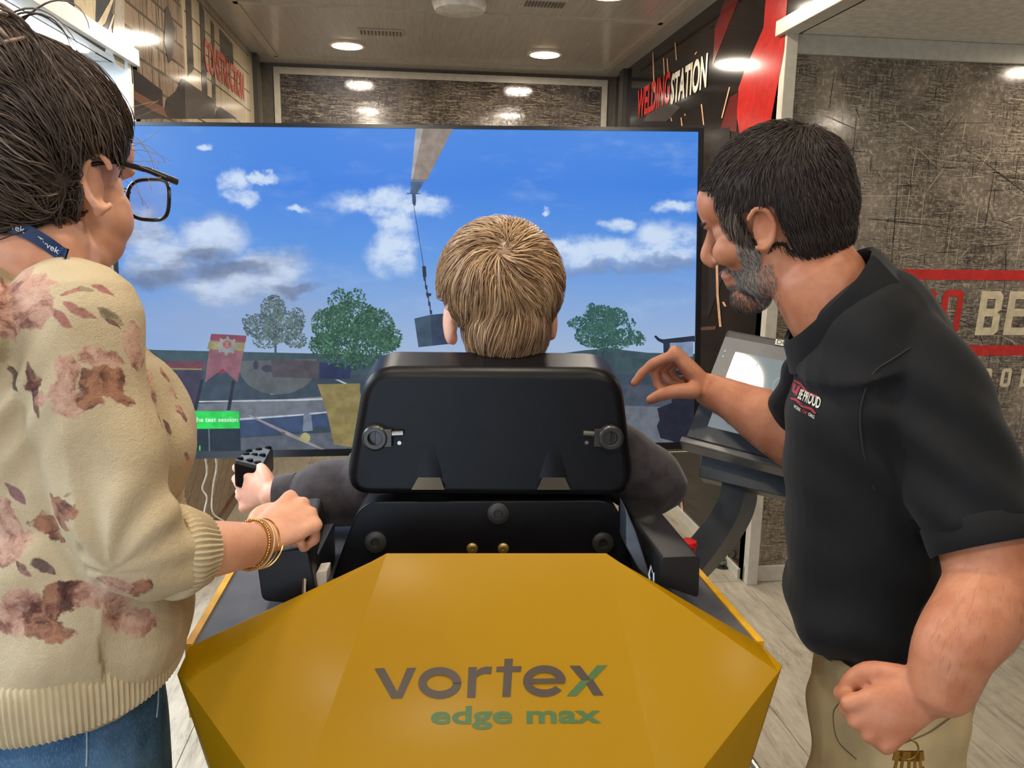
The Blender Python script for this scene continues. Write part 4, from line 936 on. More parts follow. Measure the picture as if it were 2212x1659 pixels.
def hair_obj(name, parent, bvh, roots, dirf, length, steps, lift, rad, mat, tone, base=None, sides=3, wob=.0, label=None):
    """strands of hair as thin tapered tubes that hug the head"""
    V = []; Fc = []; TN_ = []
    for p, n in roots:
        L = length(p); st = L/steps; q = p.copy(); nn = n; pts = []; tv_ = tone(p); lf = random.uniform(*lift); ph = random.uniform(0, 6.28)
        g = None
        for i in range(steps+1):
            t = i/steps
            pts.append((q+nn*(lf*(.25+.75*math.sin(min(1, t*1.25)*math.pi*.5)) if lf > 0 else -lf*t), nn))
            d = dirf(q, nn, t); d = (d-nn*d.dot(nn)*.96)
            if wob: d = d+nn.cross(d.normalized())*wob*math.sin(t*7+ph)
            d = d.normalized(); g = d if g is None else (g*.45+d*.55).normalized()
            q = q+g*st; h = bvh.find_nearest(q)
            if h[0] is not None: q, nn = h[0], h[1]
        k = len(V); r0 = random.uniform(*rad)
        for i, (a, an) in enumerate(pts):
            t = i/steps; rr_ = r0*(1-.85*t**1.6)*(0.6+.4*min(1, t*5)); w_ = (pts[min(i+1, steps)][0]-pts[max(i-1, 0)][0]); w_ = w_.normalized() if w_.length > 1e-9 else an.orthogonal()
            b = w_.cross(an).normalized()
            for j in range(sides):
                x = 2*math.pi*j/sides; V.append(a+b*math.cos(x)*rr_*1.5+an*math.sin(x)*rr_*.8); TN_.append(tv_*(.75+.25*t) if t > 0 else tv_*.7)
        for i in range(steps):
            for j in range(sides): j2 = (j+1) % sides; Fc.append((k+i*sides+j, k+i*sides+j2, k+(i+1)*sides+j2, k+(i+1)*sides+j))
    if base:
        k = len(V); V += base[0]; Fc += [tuple(x+k for x in f) for f in base[1]]; TN_ += [base[2]]*len(base[0])
    me = bpy.data.meshes.new(name); me.from_pydata([tuple(v) for v in V], [], Fc)
    at = me.attributes.new('tone', 'FLOAT', 'POINT'); at.data.foreach_set('value', np.array(TN_, dtype=np.float32)); me.shade_smooth()
    me.materials.append(mat); return obj(name, me, None, parent, label=label)
def hair_mat(name, stops, rough=.42, spec=.4):
    t = NT(name); a = t.n('ShaderNodeAttribute', attribute_name='tone').outputs['Fac']
    t.set(base=t.ramp(a, stops), rough=rough, spec=spec); return t.m
def cap_from(o, test, thick):      # patch of the head surface pushed outwards; test(point)->0..1
    me = o.data; vv = [v.co for v in me.vertices]; nn = [v.normal for v in me.vertices]; w = {}
    fs = []; idx = {}
    V = []
    for p in me.polygons:
        c = p.center
        if test(c) <= 0: continue
        f = []
        for i in p.vertices:
            if i not in idx: idx[i] = len(V); V.append(vv[i]+nn[i]*thick*max(0.06, min(1, test(vv[i]))))
            f.append(idx[i])
        fs.append(tuple(f))
    return V, fs
def roots_on(bv, C, r, f, u, test, n, seed):
    rg_ = random.Random(seed); out = []; tries = 0
    while len(out) < n and tries < n*12:
        tries += 1
        v = Vector((rg_.gauss(0, 1), rg_.gauss(0, 1), rg_.gauss(0, 1))).normalized()
        h = bv.ray_cast(C+v*.4, -v)
        if h[0] is None: continue
        if rg_.random() < test(h[0]): out.append((h[0], h[1] if h[1].dot(v) > 0 else -h[1]))
    return out
def skin(name, c, c2, rough=.48, red=None):
    t = NT(name); co = t.coord(); n = t.noise(co, 28, 4, .6); f = t.noise(co, 420, 3, .6)
    b = t.mix(t.mr(n, .3, .72), c, c2); b = t.mix(t.math('MULTIPLY', t.mr(f, .55, .75), .18), b, tuple(v*.8 for v in c2))
    t.set(base=b, rough=rough, spec=.35); t.b.inputs['Subsurface Weight'].default_value = .08; t.b.inputs['Subsurface Radius'].default_value = (.008, .003, .002); t.b.inputs['Subsurface Scale'].default_value = .6
    t.bump(f, .12, .0006); return t.m
# ------------------------------------------------------------------ boy in the seat
M_skB = skin('boy_skin', (222, 170, 146), (212, 150, 126))
boy = thing('person', 'person with blond hair in a charcoal hoodie seated at the controls', 'person', tuple(Vector((.14, 1.42, .80))))
HB = PH(1080, 662, 1.30)
bf = (F0*.97-UZ*.22+R0*-1*.15); bu = UZ*1.0-R0*.04
pb_ = Part(); XB, rB, fB, uB = head(pb_, HB, bf, bu, .98)
for q in (-1, 1): pb_.ell(XB(q*.086, -.004, -.026), (rB*.008-fB*q*.004), (fB*.016+rB*q*.006), (uB*.034-fB*.004)); pb_.ell(XB(q*.080, .0, -.048), rB*.007, fB*.010, uB*.013)
NB = PH(1076, 822, 1.275); chest = NB+F0*.03-UZ*.17
pb_.tube([XB(0, -.02, -.05), XB(0, -.028, -.10), NB], [.050, .050, .056])
shl, shr = NB-R0*.135-UZ*.095+F0*.02, NB+R0*.135-UZ*.095+F0*.02
pelvis = Vector((NB.x, NB.y, 0))+F0*.16+UZ*.93
pb_.tube([NB-UZ*.01, NB-UZ*.08+F0*.01, chest, pelvis+UZ*.1, pelvis], [(.06, .05), (.145, .075), (.14, .09), (.125, .085), (.14, .09)], side=R0)
elL, wrL = PH(792, 1062, 1.30), PH(592, 1070, 1.30)
elR, wrR = PH(1404, 1040, 1.30), PH(1396, 1000, 1.50)
pb_.tube([shl, (shl+elL)/2, elL], [.045, .040, .036]); pb_.tube([elL, elL*.6+wrL*.4, wrL], [.035, .034, .024])
pb_.tube([shr, (shr+elR)/2, elR], [.045, .040, .036]); pb_.tube([elR, elR*.6+wrR*.4, wrR], [.035, .034, .024])
Dl = (-R0*.80+F0*.42-UZ*.02); hand(pb_, wrL+Dl.normalized()*.002, Dl, (-F0*.9-R0*.5+UZ*.1), True, .86, [(34, 92, 60), (38, 92, 60), (42, 92, 60), (46, 88, 60)], [(.018, .022, -.006), (.040, .040, -.012), (.060, .044, -.022), (.076, .036, -.034)], 1.22)
hand(pb_, wrR, F0*.9+UZ*.1, UZ, False, .80, [(60, 80, 50)]*4)
for s in (-1, 1):
    hp, kn = pelvis+R0*s*.08-UZ*.03, pelvis+R0*s*.10+F0*.42+UZ*.03; an = kn+F0*.10-UZ*.40
    pb_.tube([hp, (hp+kn)/2, kn], [.075, .065, .05]); pb_.tube([kn, (kn+an)/2, an], [.05, .048, .034]); pb_.tube([an, an+F0*.13-UZ*.03], [.035, .028])
bodyB = sculpt('body', pb_, .0034, M_skB, boy, 3)
# hoodie: torso and sleeves with folds
def wrinkles(amp, k=60):
    def f(co, no):
        w = np.sin(co[:, 0]*k+2*np.sin(co[:, 2]*k*.4))*np.sin(co[:, 2]*k*.8+1.7*np.sin(co[:, 1]*k*.5))
        w2 = np.sin(co @ np.array([.3, .9, 1.4])*k*.55+np.sin(co[:, 0]*31)*1.6)
        return co+no*(amp*(.55*w+.6*w2))[:, None]
    return f
M_hood = NT('charcoal_fleece'); _c = M_hood.coord(); _n = M_hood.noise(_c, 35, 4, .6); _f = M_hood.noise(_c, 900, 2)
M_hood.set(base=M_hood.mix(M_hood.mr(_n, .3, .7), (46, 42, 45), (66, 60, 63)), rough=.9, spec=.15, sheen=.25); M_hood.bump(_f, .3, .001); M_hood = M_hood.m
ph = Part()
ph.tube([NB-UZ*.05, NB-UZ*.10+F0*.01, chest, pelvis+UZ*.12, pelvis+UZ*.02], [(.085, .065), (.150, .095), (.160, .115), (.155, .11), (.165, .115)], side=R0)
ph.tube([shl, (shl*.5+elL*.5), elL], [.070, .066, .062]); ph.tube([elL-R0*0, elL*.62+wrL*.38, elL*.35+wrL*.65, wrL+(elL-wrL)*.24], [.060, .056, .048, .036])
ph.tube([shr, (shr*.5+elR*.5), elR], [.070, .066, .060]); ph.tube([elR, elR*.6+wrR*.4, wrR], [.060, .052, .038])
ph.tube([NB-R0*.10-UZ*.02, NB-F0*.06-UZ*.03, NB+R0*.10-UZ*.02], [.03, .035, .03])
hood = sculpt('hoodie', ph, .0055, M_hood, boy, 4, wrinkles(.0038, 62))
ax = (wrL-elL).normalized(); cc = wrL+(elL-wrL)*.10
obj('cuff', MB().tube([cc-ax*.022, cc-ax*.012, cc+ax*.004, cc+ax*.012], [.037, .036, .0345, .032], 28), M_hood, hood)
# trousers hidden by the seat
pj = Part()
for s in (-1, 1):
    hp, kn = pelvis+R0*s*.08-UZ*.03, pelvis+R0*s*.10+F0*.42+UZ*.03; an = kn+F0*.10-UZ*.40
    pj.tube([hp, (hp+kn)/2, kn], [.095, .08, .065]); pj.tube([kn, (kn+an)/2, an], [.064, .058, .05])
pj.tube([pelvis-R0*.08, pelvis+R0*.08], [.10, .10])
sculpt('trousers', pj, .010, plain('boy_trousers', (52, 58, 74), .8), boy, 3)
# blond hair, swirling out of the crown
bvB = bvh_of(bodyB)
def locB(p): q = p-HB; return q.dot(rB)/.98, q.dot(fB)/.98, q.dot(uB)/.98
def regB(p):
    x, y, z = locB(p)
    if z > .10: return 1.
    if y > .07 and z < .065: return 0.
    if abs(x) > .058 and -.050 < y < .030 and z < .020: return 0.       # ears
    lim = -.105+ .55*max(0, y+.035) if y < .02 else .0+.6*max(0, y-.02)
    return max(0., min(1., (z-lim)/.02))
_hb = mesh('tmp', (lambda q: (q.tube([XB(0, -.03, .02), XB(0, -.03, .03)], [.1, .1]), q)[1])(MB()), None, 0); bpy.data.meshes.remove(_hb)
hv = Part(); hv.ell(XB(0, -.020, .036), rB*.093, fB*.108, uB*.096); hv.ell(XB(-.004, -.062, .024), rB*.080, fB*.066, uB*.070); hv.ell(XB(0, -.055, -.040), rB*.060, fB*.055, uB*.066); hv.ell(XB(.02, .01, .09), rB*.06, fB*.07, uB*.045)
M_hairB = hair_mat('blond_hair', [(0, (78, 56, 40)), (.3, (130, 98, 70)), (.55, (172, 138, 102)), (.8, (206, 174, 136)), (1, (228, 202, 168))], .38, .45)
shellB = sculpt('hair', hv, .004, M_hairB, boy, 16, cut=lambda c: regB(c) < .25)
bvS = bvh_of(shellB); shB = ([v.co.copy() for v in shellB.data.vertices], [tuple(p.vertices) for p in shellB.data.polygons], .22)
bpy.data.objects.remove(shellB)
WH = surf(bvS, 1086, 540); WH2 = surf(bvS, 1045, 545)
def dirB(p, n, t):
    a = p-WH; rad_ = (a-n*a.dot(n)); L = rad_.length+1e-6; rad_ = rad_/L
    sw = n.cross(rad_)
    x, y, z = locB(p)
    low = max(0, min(1, (.03-z)/.08))
    return rad_*(.9-.5*low)+sw*(.95*math.exp(-L/.07))-uB*(.35+.75*low)-rB*(.55*low)+Vector(mnoise.noise_vector(p*26))*.75
import mathutils.noise as mnoise
_cl = {}
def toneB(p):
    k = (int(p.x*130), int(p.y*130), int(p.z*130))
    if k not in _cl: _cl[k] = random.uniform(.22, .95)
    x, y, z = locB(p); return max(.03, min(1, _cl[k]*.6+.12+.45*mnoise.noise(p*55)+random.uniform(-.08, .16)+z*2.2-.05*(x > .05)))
ro_ = roots_on(bvS, HB, rB, fB, uB, regB, 9000, 3)
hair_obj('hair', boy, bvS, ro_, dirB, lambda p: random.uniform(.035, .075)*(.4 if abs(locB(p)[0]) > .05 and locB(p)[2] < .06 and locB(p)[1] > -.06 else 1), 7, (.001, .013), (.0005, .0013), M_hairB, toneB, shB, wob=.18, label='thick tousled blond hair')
# ------------------------------------------------------------------ woman at the left
M_skW = skin('woman_skin', (224, 170, 142), (212, 152, 124))
HW_ = PH(95, 388, .875)
wf = (R0*.28+F0*.95-UZ*.10).normalized(); wu = UZ+R0*.02
tf = (R0*.80+F0*.60).normalized(); tr_ = Vector((tf.y, -tf.x, 0))          # torso facing and her right side
wom = thing('person', 'person with pinned-up hair and glasses in a cream flowered sweater', 'person', (HW_.x-.05, HW_.y, 0))
SW = .98
pw_ = Part(); XW, rW, fW, uW = head(pw_, HW_, wf, wu, SW, True)
def sup(hf, hw): return math.sqrt((hf*tf.dot(R0))**2+(hw*tr_.dot(R0))**2)
rows = [(570, 152, .055, .10, .84), (610, 214, .075, .145, .86), (660, 270, .092, .165, .88), (740, 304, .112, .165, .89), (850, 350, .13, .160, .89), (935, 402, .145, .155, .89), (990, 408, .145, .155, .89), (1085, 388, .128, .152, .89),
        (1200, 408, .130, .160, .88), (1300, 416, .138, .165, .88), (1390, 388, .138, .165, .88), (1470, 366, .136, .165, .88)]
tors = []
for y, xc, hf, hw, h in rows:
    edge = PH(xc, y, h); c = edge-R0*sup(hf, hw); tors.append((c, hf, hw))
hipc = tors[-1][0].copy()
nk = tors[0][0]
pw_.tube([XW(0, -.015, -.05), XW(0, -.025, -.105), PH(62, 555, .845)-tf*.0], [.056, .058, .068])
pw_.tube([t[0] for t in tors]+[Vector((hipc.x, hipc.y, .82))], [(t[2]*.86, t[1]*.82) for t in tors]+[(.14, .12)], side=tr_, n=3)
shW, el0, el1, wrW = PH(165, 715, .80), PH(240, 1020, .77), PH(292, 1190, .78), PH(548, 1176, .93)
cufW = PH(424, 1188, .845)
pw_.tube([shW, PH(182, 800, .79), PH(204, 900, .785), PH(228, 1020, .78), PH(262, 1110, .775), PH(292, 1180, .785)], [.048, .046, .044, .040, .039, .038]); pw_.tube([el1, cufW, PH(490, 1182, .885), wrW], [.040, .0345, .0305, (.0265, .0235)])
Dw = R0*.50+F0*.78+UZ*.22; Nw = -F0*.62+UZ*.74+R0*.10
hand(pw_, wrW+Dw.normalized()*.006, Dw, Nw, False, .92, [(82, 98, 66), (82, 98, 66), (82, 98, 66), (80, 96, 66)], [(.016, .022, -.010), (.042, .040, -.012), (.068, .034, -.014), (.086, .020, -.030)])
shV, elV, wrV = tors[2][0]-tr_*.17, tors[5][0]-tr_*.22-UZ*.06, tors[9][0]-tr_*.26-UZ*.12
pw_.tube([shV, (shV+elV)/2, elV], [.05, .045, .04]); pw_.tube([elV, (elV+wrV)/2, wrV], [.038, .033, .025])
hand(pw_, wrV, -UZ, -tr_, True, .9, [(40, 50, 30)]*4)
for s in (-1, 1):
    hp = Vector((hipc.x, hipc.y, .84))+tr_*s*.085; kn = Vector((hp.x, hp.y, .48))+tf*.02; an = Vector((hp.x, hp.y, .09))-tf*.02
    pw_.tube([hp, (hp+kn)/2, kn], [.085, .07, .052]); pw_.tube([kn, (kn+an)/2, an], [.052, .05, .034]); pw_.tube([an-UZ*.03, an+tf*.10-UZ*.055], [.036, .030])
bodyW = sculpt('body', pw_, .0033, M_skW, wom, 3)
# sweater
swp = Part()
swp.tube([t[0] for t in tors[1:-2]]+[tors[-2][0]+UZ*.035], [(t[2], t[1]) for t in tors[1:-1]], side=tr_, n=5, seg=40, cap=.12)
swp.ell(tors[1][0]-tf*.035-UZ*.035, tr_*.15, tf*.075, UZ*.075)
swp.tube([nk-UZ*.012, tors[1][0], tors[2][0]], [(.085, .045), (.125, .070), (.155, .088)], side=tr_, n=3)
swp.tube([shW+UZ*.012, PH(182, 800, .79), PH(204, 900, .785), PH(228, 1020, .78), PH(262, 1110, .775), PH(296, 1180, .785)], [.062, .0605, .058, .0545, .054, .052], seg=30)
swp.tube([PH(290, 1172, .782), PH(330, 1192, .80), PH(385, 1192, .825), PH(418, 1188, .842)], [.052, .0500, .0435, .038], seg=30, cap=.3)
swp.tube([tors[1][0]+tr_*.06-UZ*.02, shW*.6+tors[2][0]*.4-UZ*.005, shW], [.040, .056, .058])
swp.tube([shV, (shV+elV)/2, elV], [.066, .06, .055]); swp.tube([elV, (elV+wrV)/2], [.055, .05])
el_c = el1.copy(); sh_c = shW.copy(); arm_ax = (el1-shW).normalized(); fore_ax = (cufW-el1).normalized()
def dispW(co, no):
    d = np.zeros(len(co)); q = co-np.array(el_c); r_ = np.linalg.norm(q, axis=1)
    fan = np.arctan2(q @ np.array(UZ), q @ np.array(R0))
    d += .0052*np.sin(fan*9+r_*18)*np.exp(-((r_-.11)/.07)**2)*np.minimum(1, r_/.07)**2*(q @ np.array(R0) > -.03)
    q2 = co-np.array(sh_c); r2 = np.linalg.norm(q2, axis=1); a2 = q2 @ np.array(R0); b2 = q2 @ np.array(UZ)
    d += .0045*np.sin((a2*1.0-b2*.8)*150)*np.exp(-(((a2+.055)/.05)**2+((b2+.05)/.07)**2))
    d += .0030*np.sin(co[:, 2]*46+np.sin(co[:, 0]*26)*1.4)*np.sin(co[:, 0]*22+1)
    d += .0028*np.sin(co[:, 2]*70+co[:, 0]*14)*np.exp(-((co[:, 2]-1.0)/.10)**2)
    return co+no*d[:, None]
hem_z = PH(330, 1440, .85).z
sweat = None
M_swt = NT('cream_knit_floral'); sw_nodes = M_swt
sweat = sculpt('sweater', swp, .0036, M_swt.m, wom, 5, dispW)
bvSw = bvh_of(sweat)
def floral():
    t = M_swt; co = t.coord('Object'); base = t.mix(t.mr(t.noise(co, 14, 3), .3, .7), (188, 170, 138), (204, 187, 156))
    fuzz = t.noise(co, 700, 3, .7); base = t.mix(t.math('MULTIPLY', t.mr(fuzz, .5, .8), .45), base, (186, 170, 142))
    wp = t.vm('ADD', co, t.vm('MULTIPLY', t.vm('SUBTRACT', t.noise(co, 26, 4, .6, 0, True), (.5, .5, .5)), (.05, .05, .05)))
    wl_ = t.vm('ADD', co, t.vm('MULTIPLY', t.vm('SUBTRACT', t.noise(co, 40, 3, .6, 0, True), (.5, .5, .5)), (.012, .012, .012)))
    pn = t.noise(t.vm('ADD', wp, (3, 1, 2)), 34, 5, .65, 1.2); pv = t.voro(wp, 46)
    pet = t.ramp(t.math('ADD', t.math('MULTIPLY', pn, .8), t.math('MULTIPLY', pv, .28)), [(.30, (96, 64, 60)), (.42, (140, 98, 88)), (.52, (188, 146, 128)), (.66, (212, 176, 156)), (.8, (176, 130, 116))])
    dark = t.ramp(t.math('ADD', t.math('MULTIPLY', pn, .8), t.math('MULTIPLY', pv, .28)), [(.34, (64, 42, 42)), (.46, (98, 66, 60)), (.56, (150, 106, 88)), (.68, (178, 128, 100)), (.8, (110, 76, 68))])
    def cen(x, y): 
        p = surf(bvSw, x, y); return p
    def px2m(x, y):
        p = cen(x, y); return (p-CP).dot(CF)/FPX
    out = base
    # leaves and stems: (x0,y0)-(x1,y1), half width, colour
    for x0, y0, x1, y1, w, c in [(150, 622, 205, 630, 8, (122, 112, 92)), (128, 640, 180, 618, 7, (150, 106, 96)), (190, 612, 250, 645, 10, (132, 88, 86)), (130, 655, 215, 688, 12, (142, 98, 90)), (200, 660, 275, 705, 13, (138, 128, 104)), (215, 680, 262, 712, 7, (112, 76, 74)),
                                 (100, 668, 160, 708, 11, (136, 92, 86)), (8, 780, 40, 850, 15, (86, 76, 70)), (62, 770, 84, 905, 13, (96, 68, 66)), (10, 1040, 58, 1092, 11, (110, 82, 84)), (350, 982, 402, 950, 11, (122, 82, 76)), (410, 915, 428, 945, 9, (86, 66, 62)), (385, 1045, 420, 1022, 8, (120, 80, 76)), 
                                 (60, 1200, 120, 1240, 12, (96, 78, 78)), (100, 1215, 190, 1240, 9, (116, 106, 92)), (30, 1210, 75, 1245, 9, (124, 96, 92)), (136, 1078, 160, 1064, 5, (112, 108, 92)), (0, 1180, 60, 1198, 8, (120, 96, 96)), (350, 905, 372, 940, 8, (100, 72, 68)), (395, 975, 412, 1000, 7, (150, 112, 102))]:
        a, b = cen(x0, y0), cen(x1, y1)
        if a is None or b is None or (b-a).length > .085: continue
        ax_ = (b-a); L = ax_.length; ax_.normalize(); m = (a+b)/2; k = px2m((x0+x1)/2, (y0+y1)/2) if cen((x0+x1)/2, (y0+y1)/2) else .00047
        v = t.vm('SUBTRACT', wl_, tuple(m)); al = t.math('DIVIDE', t.vm('DOT_PRODUCT', v, tuple(ax_)), L/2)
        vl = t.vm('LENGTH', v); pr_ = t.math('SQRT', t.math('MAXIMUM', t.math('SUBTRACT', t.math('MULTIPLY', vl, vl), t.math('POWER', t.math('MULTIPLY', al, L/2), 2)), 0))
        wid_ = t.math('MULTIPLY', t.math('SUBTRACT', 1.0, t.math('POWER', t.math('ABSOLUTE', al), 2.2), clamp=True), w*k)
        msk = t.math('MULTIPLY', t.mr(t.math('SUBTRACT', wid_, pr_), -.0006, .0012), .92)
        col = t.mix(t.mr(pn, .38, .62), tuple(v_*.8 for v_ in c), tuple(min(255, v_*1.25) for v_ in c))
        out = t.mix(msk, out, col)
    def flower(x, y, r, kind):
        nonlocal out
        p = cen(x, y)
        if p is None: return
        k = px2m(x, y)
        d = t.vm('LENGTH', t.vm('SUBTRACT', wp, tuple(p)))
        msk = t.mr(t.math('SUBTRACT', r*k, d), -.0012, .0022)
        out = t.mix(t.math('MULTIPLY', msk, .95), out, pet if kind == 0 else dark)
    for x, y, r, kd in [(30, 625, 55, 0), (60, 660, 50, 0), (15, 700, 38, 0), (80, 615, 34, 0), (200, 775, 34, 0), (240, 775, 30, 0), (135, 805, 34, 0), (150, 870, 36, 0), (245, 830, 32, 1), (205, 830, 36, 1), (190, 868, 28, 1), (260, 860, 24, 1), (120, 840, 26, 0),
                        (290, 730, 26, 0), (300, 775, 30, 0), (318, 815, 26, 0), (330, 860, 24, 0), (352, 800, 18, 1), (345, 905, 16, 1), (372, 840, 16, 0), (395, 890, 16, 0), (130, 1105, 42, 1), (105, 1130, 34, 1), (120, 1165, 22, 1), (10, 1120, 42, 0), (25, 1165, 40, 0), (5, 1200, 30, 0),
                        (55, 1310, 44, 0), (95, 1340, 42, 1), (140, 1300, 38, 1), (120, 1370, 30, 1), (30, 1345, 34, 0), (170, 1275, 24, 1), (215, 1290, 40, 0), (260, 1320, 46, 0), (300, 1345, 34, 0), (290, 1275, 30, 1), (235, 1265, 34, 0), (405, 1000, 14, 0), (50, 820, 20, 1), (85, 850, 20, 0)]:
        flower(x, y, r, kd)
    t.set(base=out, rough=.95, spec=.08, sheen=.04)
    t.bump(t.math('ADD', fuzz, t.math('MULTIPLY', t.noise(co, 220, 2), .8)), .7, .0022)
floral()
# ribbed cuff, hem band and neckline as knitted bands
M_rib = NT('cream_rib_knit'); _c = M_rib.coord(); M_rib.set(base=M_rib.mix(M_rib.mr(M_rib.noise(_c, 20, 3), .3, .7), (180, 163, 130), (196, 179, 146)), rough=.9, spec=.12, sheen=.25); M_rib.bump(M_rib.noise(_c, 600, 3), .3, .001); M_rib = M_rib.m
def ribband(pts, radii, side, ribs, amp, name, parent):
    """pts: successive ring centres; radii: (a along side, b across); ribs run along the band"""
    m = len(pts); seg = ribs*4; mb = MB()
    for i, p in enumerate(pts):
        tt = (pts[min(i+1, m-1)]-pts[max(i-1, 0)]).normalized(); a = (side-tt*side.dot(tt)).normalized(); b = tt.cross(a)
        for j in range(seg):
            an = 2*math.pi*j/seg; k = 1+amp*math.cos(ribs*an)/max(radii[i])
            mb.v.append(tuple(p+(a*math.cos(an)*radii[i][0]+b*math.sin(an)*radii[i][1])*k))
    for i in range(m-1):
        for j in range(seg): j2 = (j+1) % seg; mb.f.append((i*seg+j, i*seg+j2, (i+1)*seg+j2, (i+1)*seg+j))
    return obj(name, mb, M_rib, parent, smooth=60)
c0, c1 = PH(376, 1192, .822), PH(424, 1187, .846); caxis = (c1-c0).normalized()
ribband([c0-caxis*.006, c0-caxis*.010, c0-caxis*.004, c0+caxis*.006, c0*.5+c1*.5, c1-caxis*.002, c1+caxis*.003, c1+caxis*.002, c1-caxis*.010], [(.034, .034), (.046, .046), (.0508, .0502), (.0508, .0502), (.0475, .047), (.0425, .042), (.041, .0405), (.037, .037), (.036, .036)], UZ, 50, .0011, 'cuff', sweat)
ht = tors[-2][0]+UZ*.050
def hem_ring(dz, k):      # the back of the hem hangs lower than the sides
    pts = []
    n = 4*150
    for j in range(n):
        an = 2*math.pi*j/n; a = math.cos(an); b = math.sin(an)          # a along her right, b along facing
        drop = -.012*max(0, -b*.9+.1)**1.0*(1 if b < .3 else 0)-.012*max(0, a)
        p = ht+tr_*(a*.168*k)+tf*(b*.141*k)+UZ*(dz+drop); kk = 1+.0012*math.cos(150*an)*.8/.16
        pts.append(ht+(p-ht)*kk if True else p)
    return pts
mb = MB(); rings = [hem_ring(.004, .985), hem_ring(-.004, 1.02), hem_ring(-.03, 1.025), hem_ring(-.058, 1.01), hem_ring(-.066, .985), hem_ring(-.058, .95)]
n = len(rings[0])
for r_ in rings: mb.v += [tuple(p) for p in r_]
for i in range(len(rings)-1):
    for j in range(n): j2 = (j+1) % n; mb.f.append((i*n+j, i*n+j2, (i+1)*n+j2, (i+1)*n+j))
obj('hem_band', mb, M_rib, sweat, smooth=60)
# jeans
jn = Part()
hc = Vector((hipc.x, hipc.y, 0))
jn.tube([hc+UZ*(ht.z-.075), hc+UZ*.90, hc+UZ*.80], [(.150, .124), (.156, .130), (.156, .130)], side=tr_)
for s in (-1, 1):
    hp = hc+UZ*.86+tr_*s*.082; kn = hc+UZ*.48+tr_*s*.09+tf*.02; an = hc+UZ*.07+tr_*s*.09-tf*.02
    jn.tube([hp, (hp+kn)/2, kn], [.10, .086, .066]); jn.tube([kn, (kn+an)/2, an], [.066, .062, .055])
def denim():
    t = NT('blue_denim'); co = t.coord(); n = t.noise(co, 9, 4, .6); f = t.noise(t.map(co, (900, 900, 220)), 1, 3)
    t.set(base=t.mix(t.math('MULTIPLY', t.mr(f, .45, .7), .3), t.mix(t.mr(n, .35, .7), (50, 84, 120), (84, 120, 156)), (130, 160, 190)), rough=.8, spec=.15); t.bump(f, .25, .0006); return t.m
jeans = sculpt('jeans', jn, .006, denim(), wom, 4, wrinkles(.002, 40))
bvJ = bvh_of(jeans)
def seam(name, pts, bv, mat, parent, r=.0009, off=.0006):
    q = [surf(bv, x, y, off) for x, y in pts]; q = [p for p in q if p is not None]
    return obj(name, MB().tube(crom(q, 4), r, 6), mat, parent) if len(q) > 1 else None
M_stitch = plain('denim_stitch', (150, 176, 196), .8)
seam('seam', [(186, 1562), (187, 1590), (187, 1625), (186, 1655)], bvJ, M_stitch, jeans)
seam('seam', [(341, 1462), (341, 1490), (340, 1520), (337, 1550)], bvJ, M_stitch, jeans)
for s in (-1, 1):
    a = hc+tr_*s*.09; sp = Part(); sp.tube([a+UZ*.045-tf*.08, a+UZ*.05+tf*.02, a+UZ*.035+tf*.14], [(.045, .042), (.045, .045), (.040, .03)], side=tr_)
    o_ = sculpt('shoe', sp, .006, plain('shoe_grey%d' % s, (92, 88, 84), .6), wom, 3)
# lanyard round the neck
bvW = bvh_of(bodyW)
M_lan = plain('lanyard_navy', (36, 62, 104), .6)
lp = []
for x, y in [(-30, 468), (0, 482), (32, 492), (66, 506), (98, 526), (128, 548), (146, 560)]:
    p = surf(bvW, x, y, .0035) or surf(bvSw, x, y, .0035)
    q = surf(bvSw, x, y, .0035)
    if p and q and (q-CP).length < (p-CP).length: p = q
    if p: lp.append(p)
lc = [Vector(q) for q in crom(lp, 5)]
mb = MB()
for i, p in enumerate(lc):
    t_ = (lc[min(i+1, len(lc)-1)]-lc[max(i-1, 0)]).normalized(); s_ = t_.cross((CP-p).normalized()).normalized()
    nrm = s_.cross(t_)
    for a, b in ((-1, 0), (1, 0), (1, 1), (-1, 1)): mb.v.append(tuple(p+s_*a*.0068+nrm*(b*.0014)*(1 if nrm.dot(CP-p) > 0 else -1)))
for i in range(len(lc)-1):
    for j in range(4): mb.f.append((i*4+j, i*4+(j+1) % 4, i*4+4+(j+1) % 4, i*4+4+j))
lan = thing('lanyard', 'navy blue lanyard with white lettering round the neck of the standing person at left', 'lanyard', tuple(lc[2]))
obj('ribbon', mb, M_lan, lan)
bvL = BVHTree.FromPolygons([Vector(v) for v in mb.v], mb.f)
M_lw = plain('lanyard_white', (214, 222, 232), .6)
for x, y, ang in ((28, 490, .33), (104, 530, .6)):
    p = surf(bvL, x, y, .0009)
    if p is None: continue
    vx = (R0*math.cos(ang)-UZ*math.sin(ang)+F0*.25); vy = (UZ*math.cos(ang)+R0*math.sin(ang)-F0*.3)
    tm_ = text_mesh('Tyvek', p-vx.normalized()*.011-vy.normalized()*.0028, vx, vy, .0068, .022, bold=.01, thick=.0006)
    obj('lettering', tm_, M_lw, lan, smooth=0)
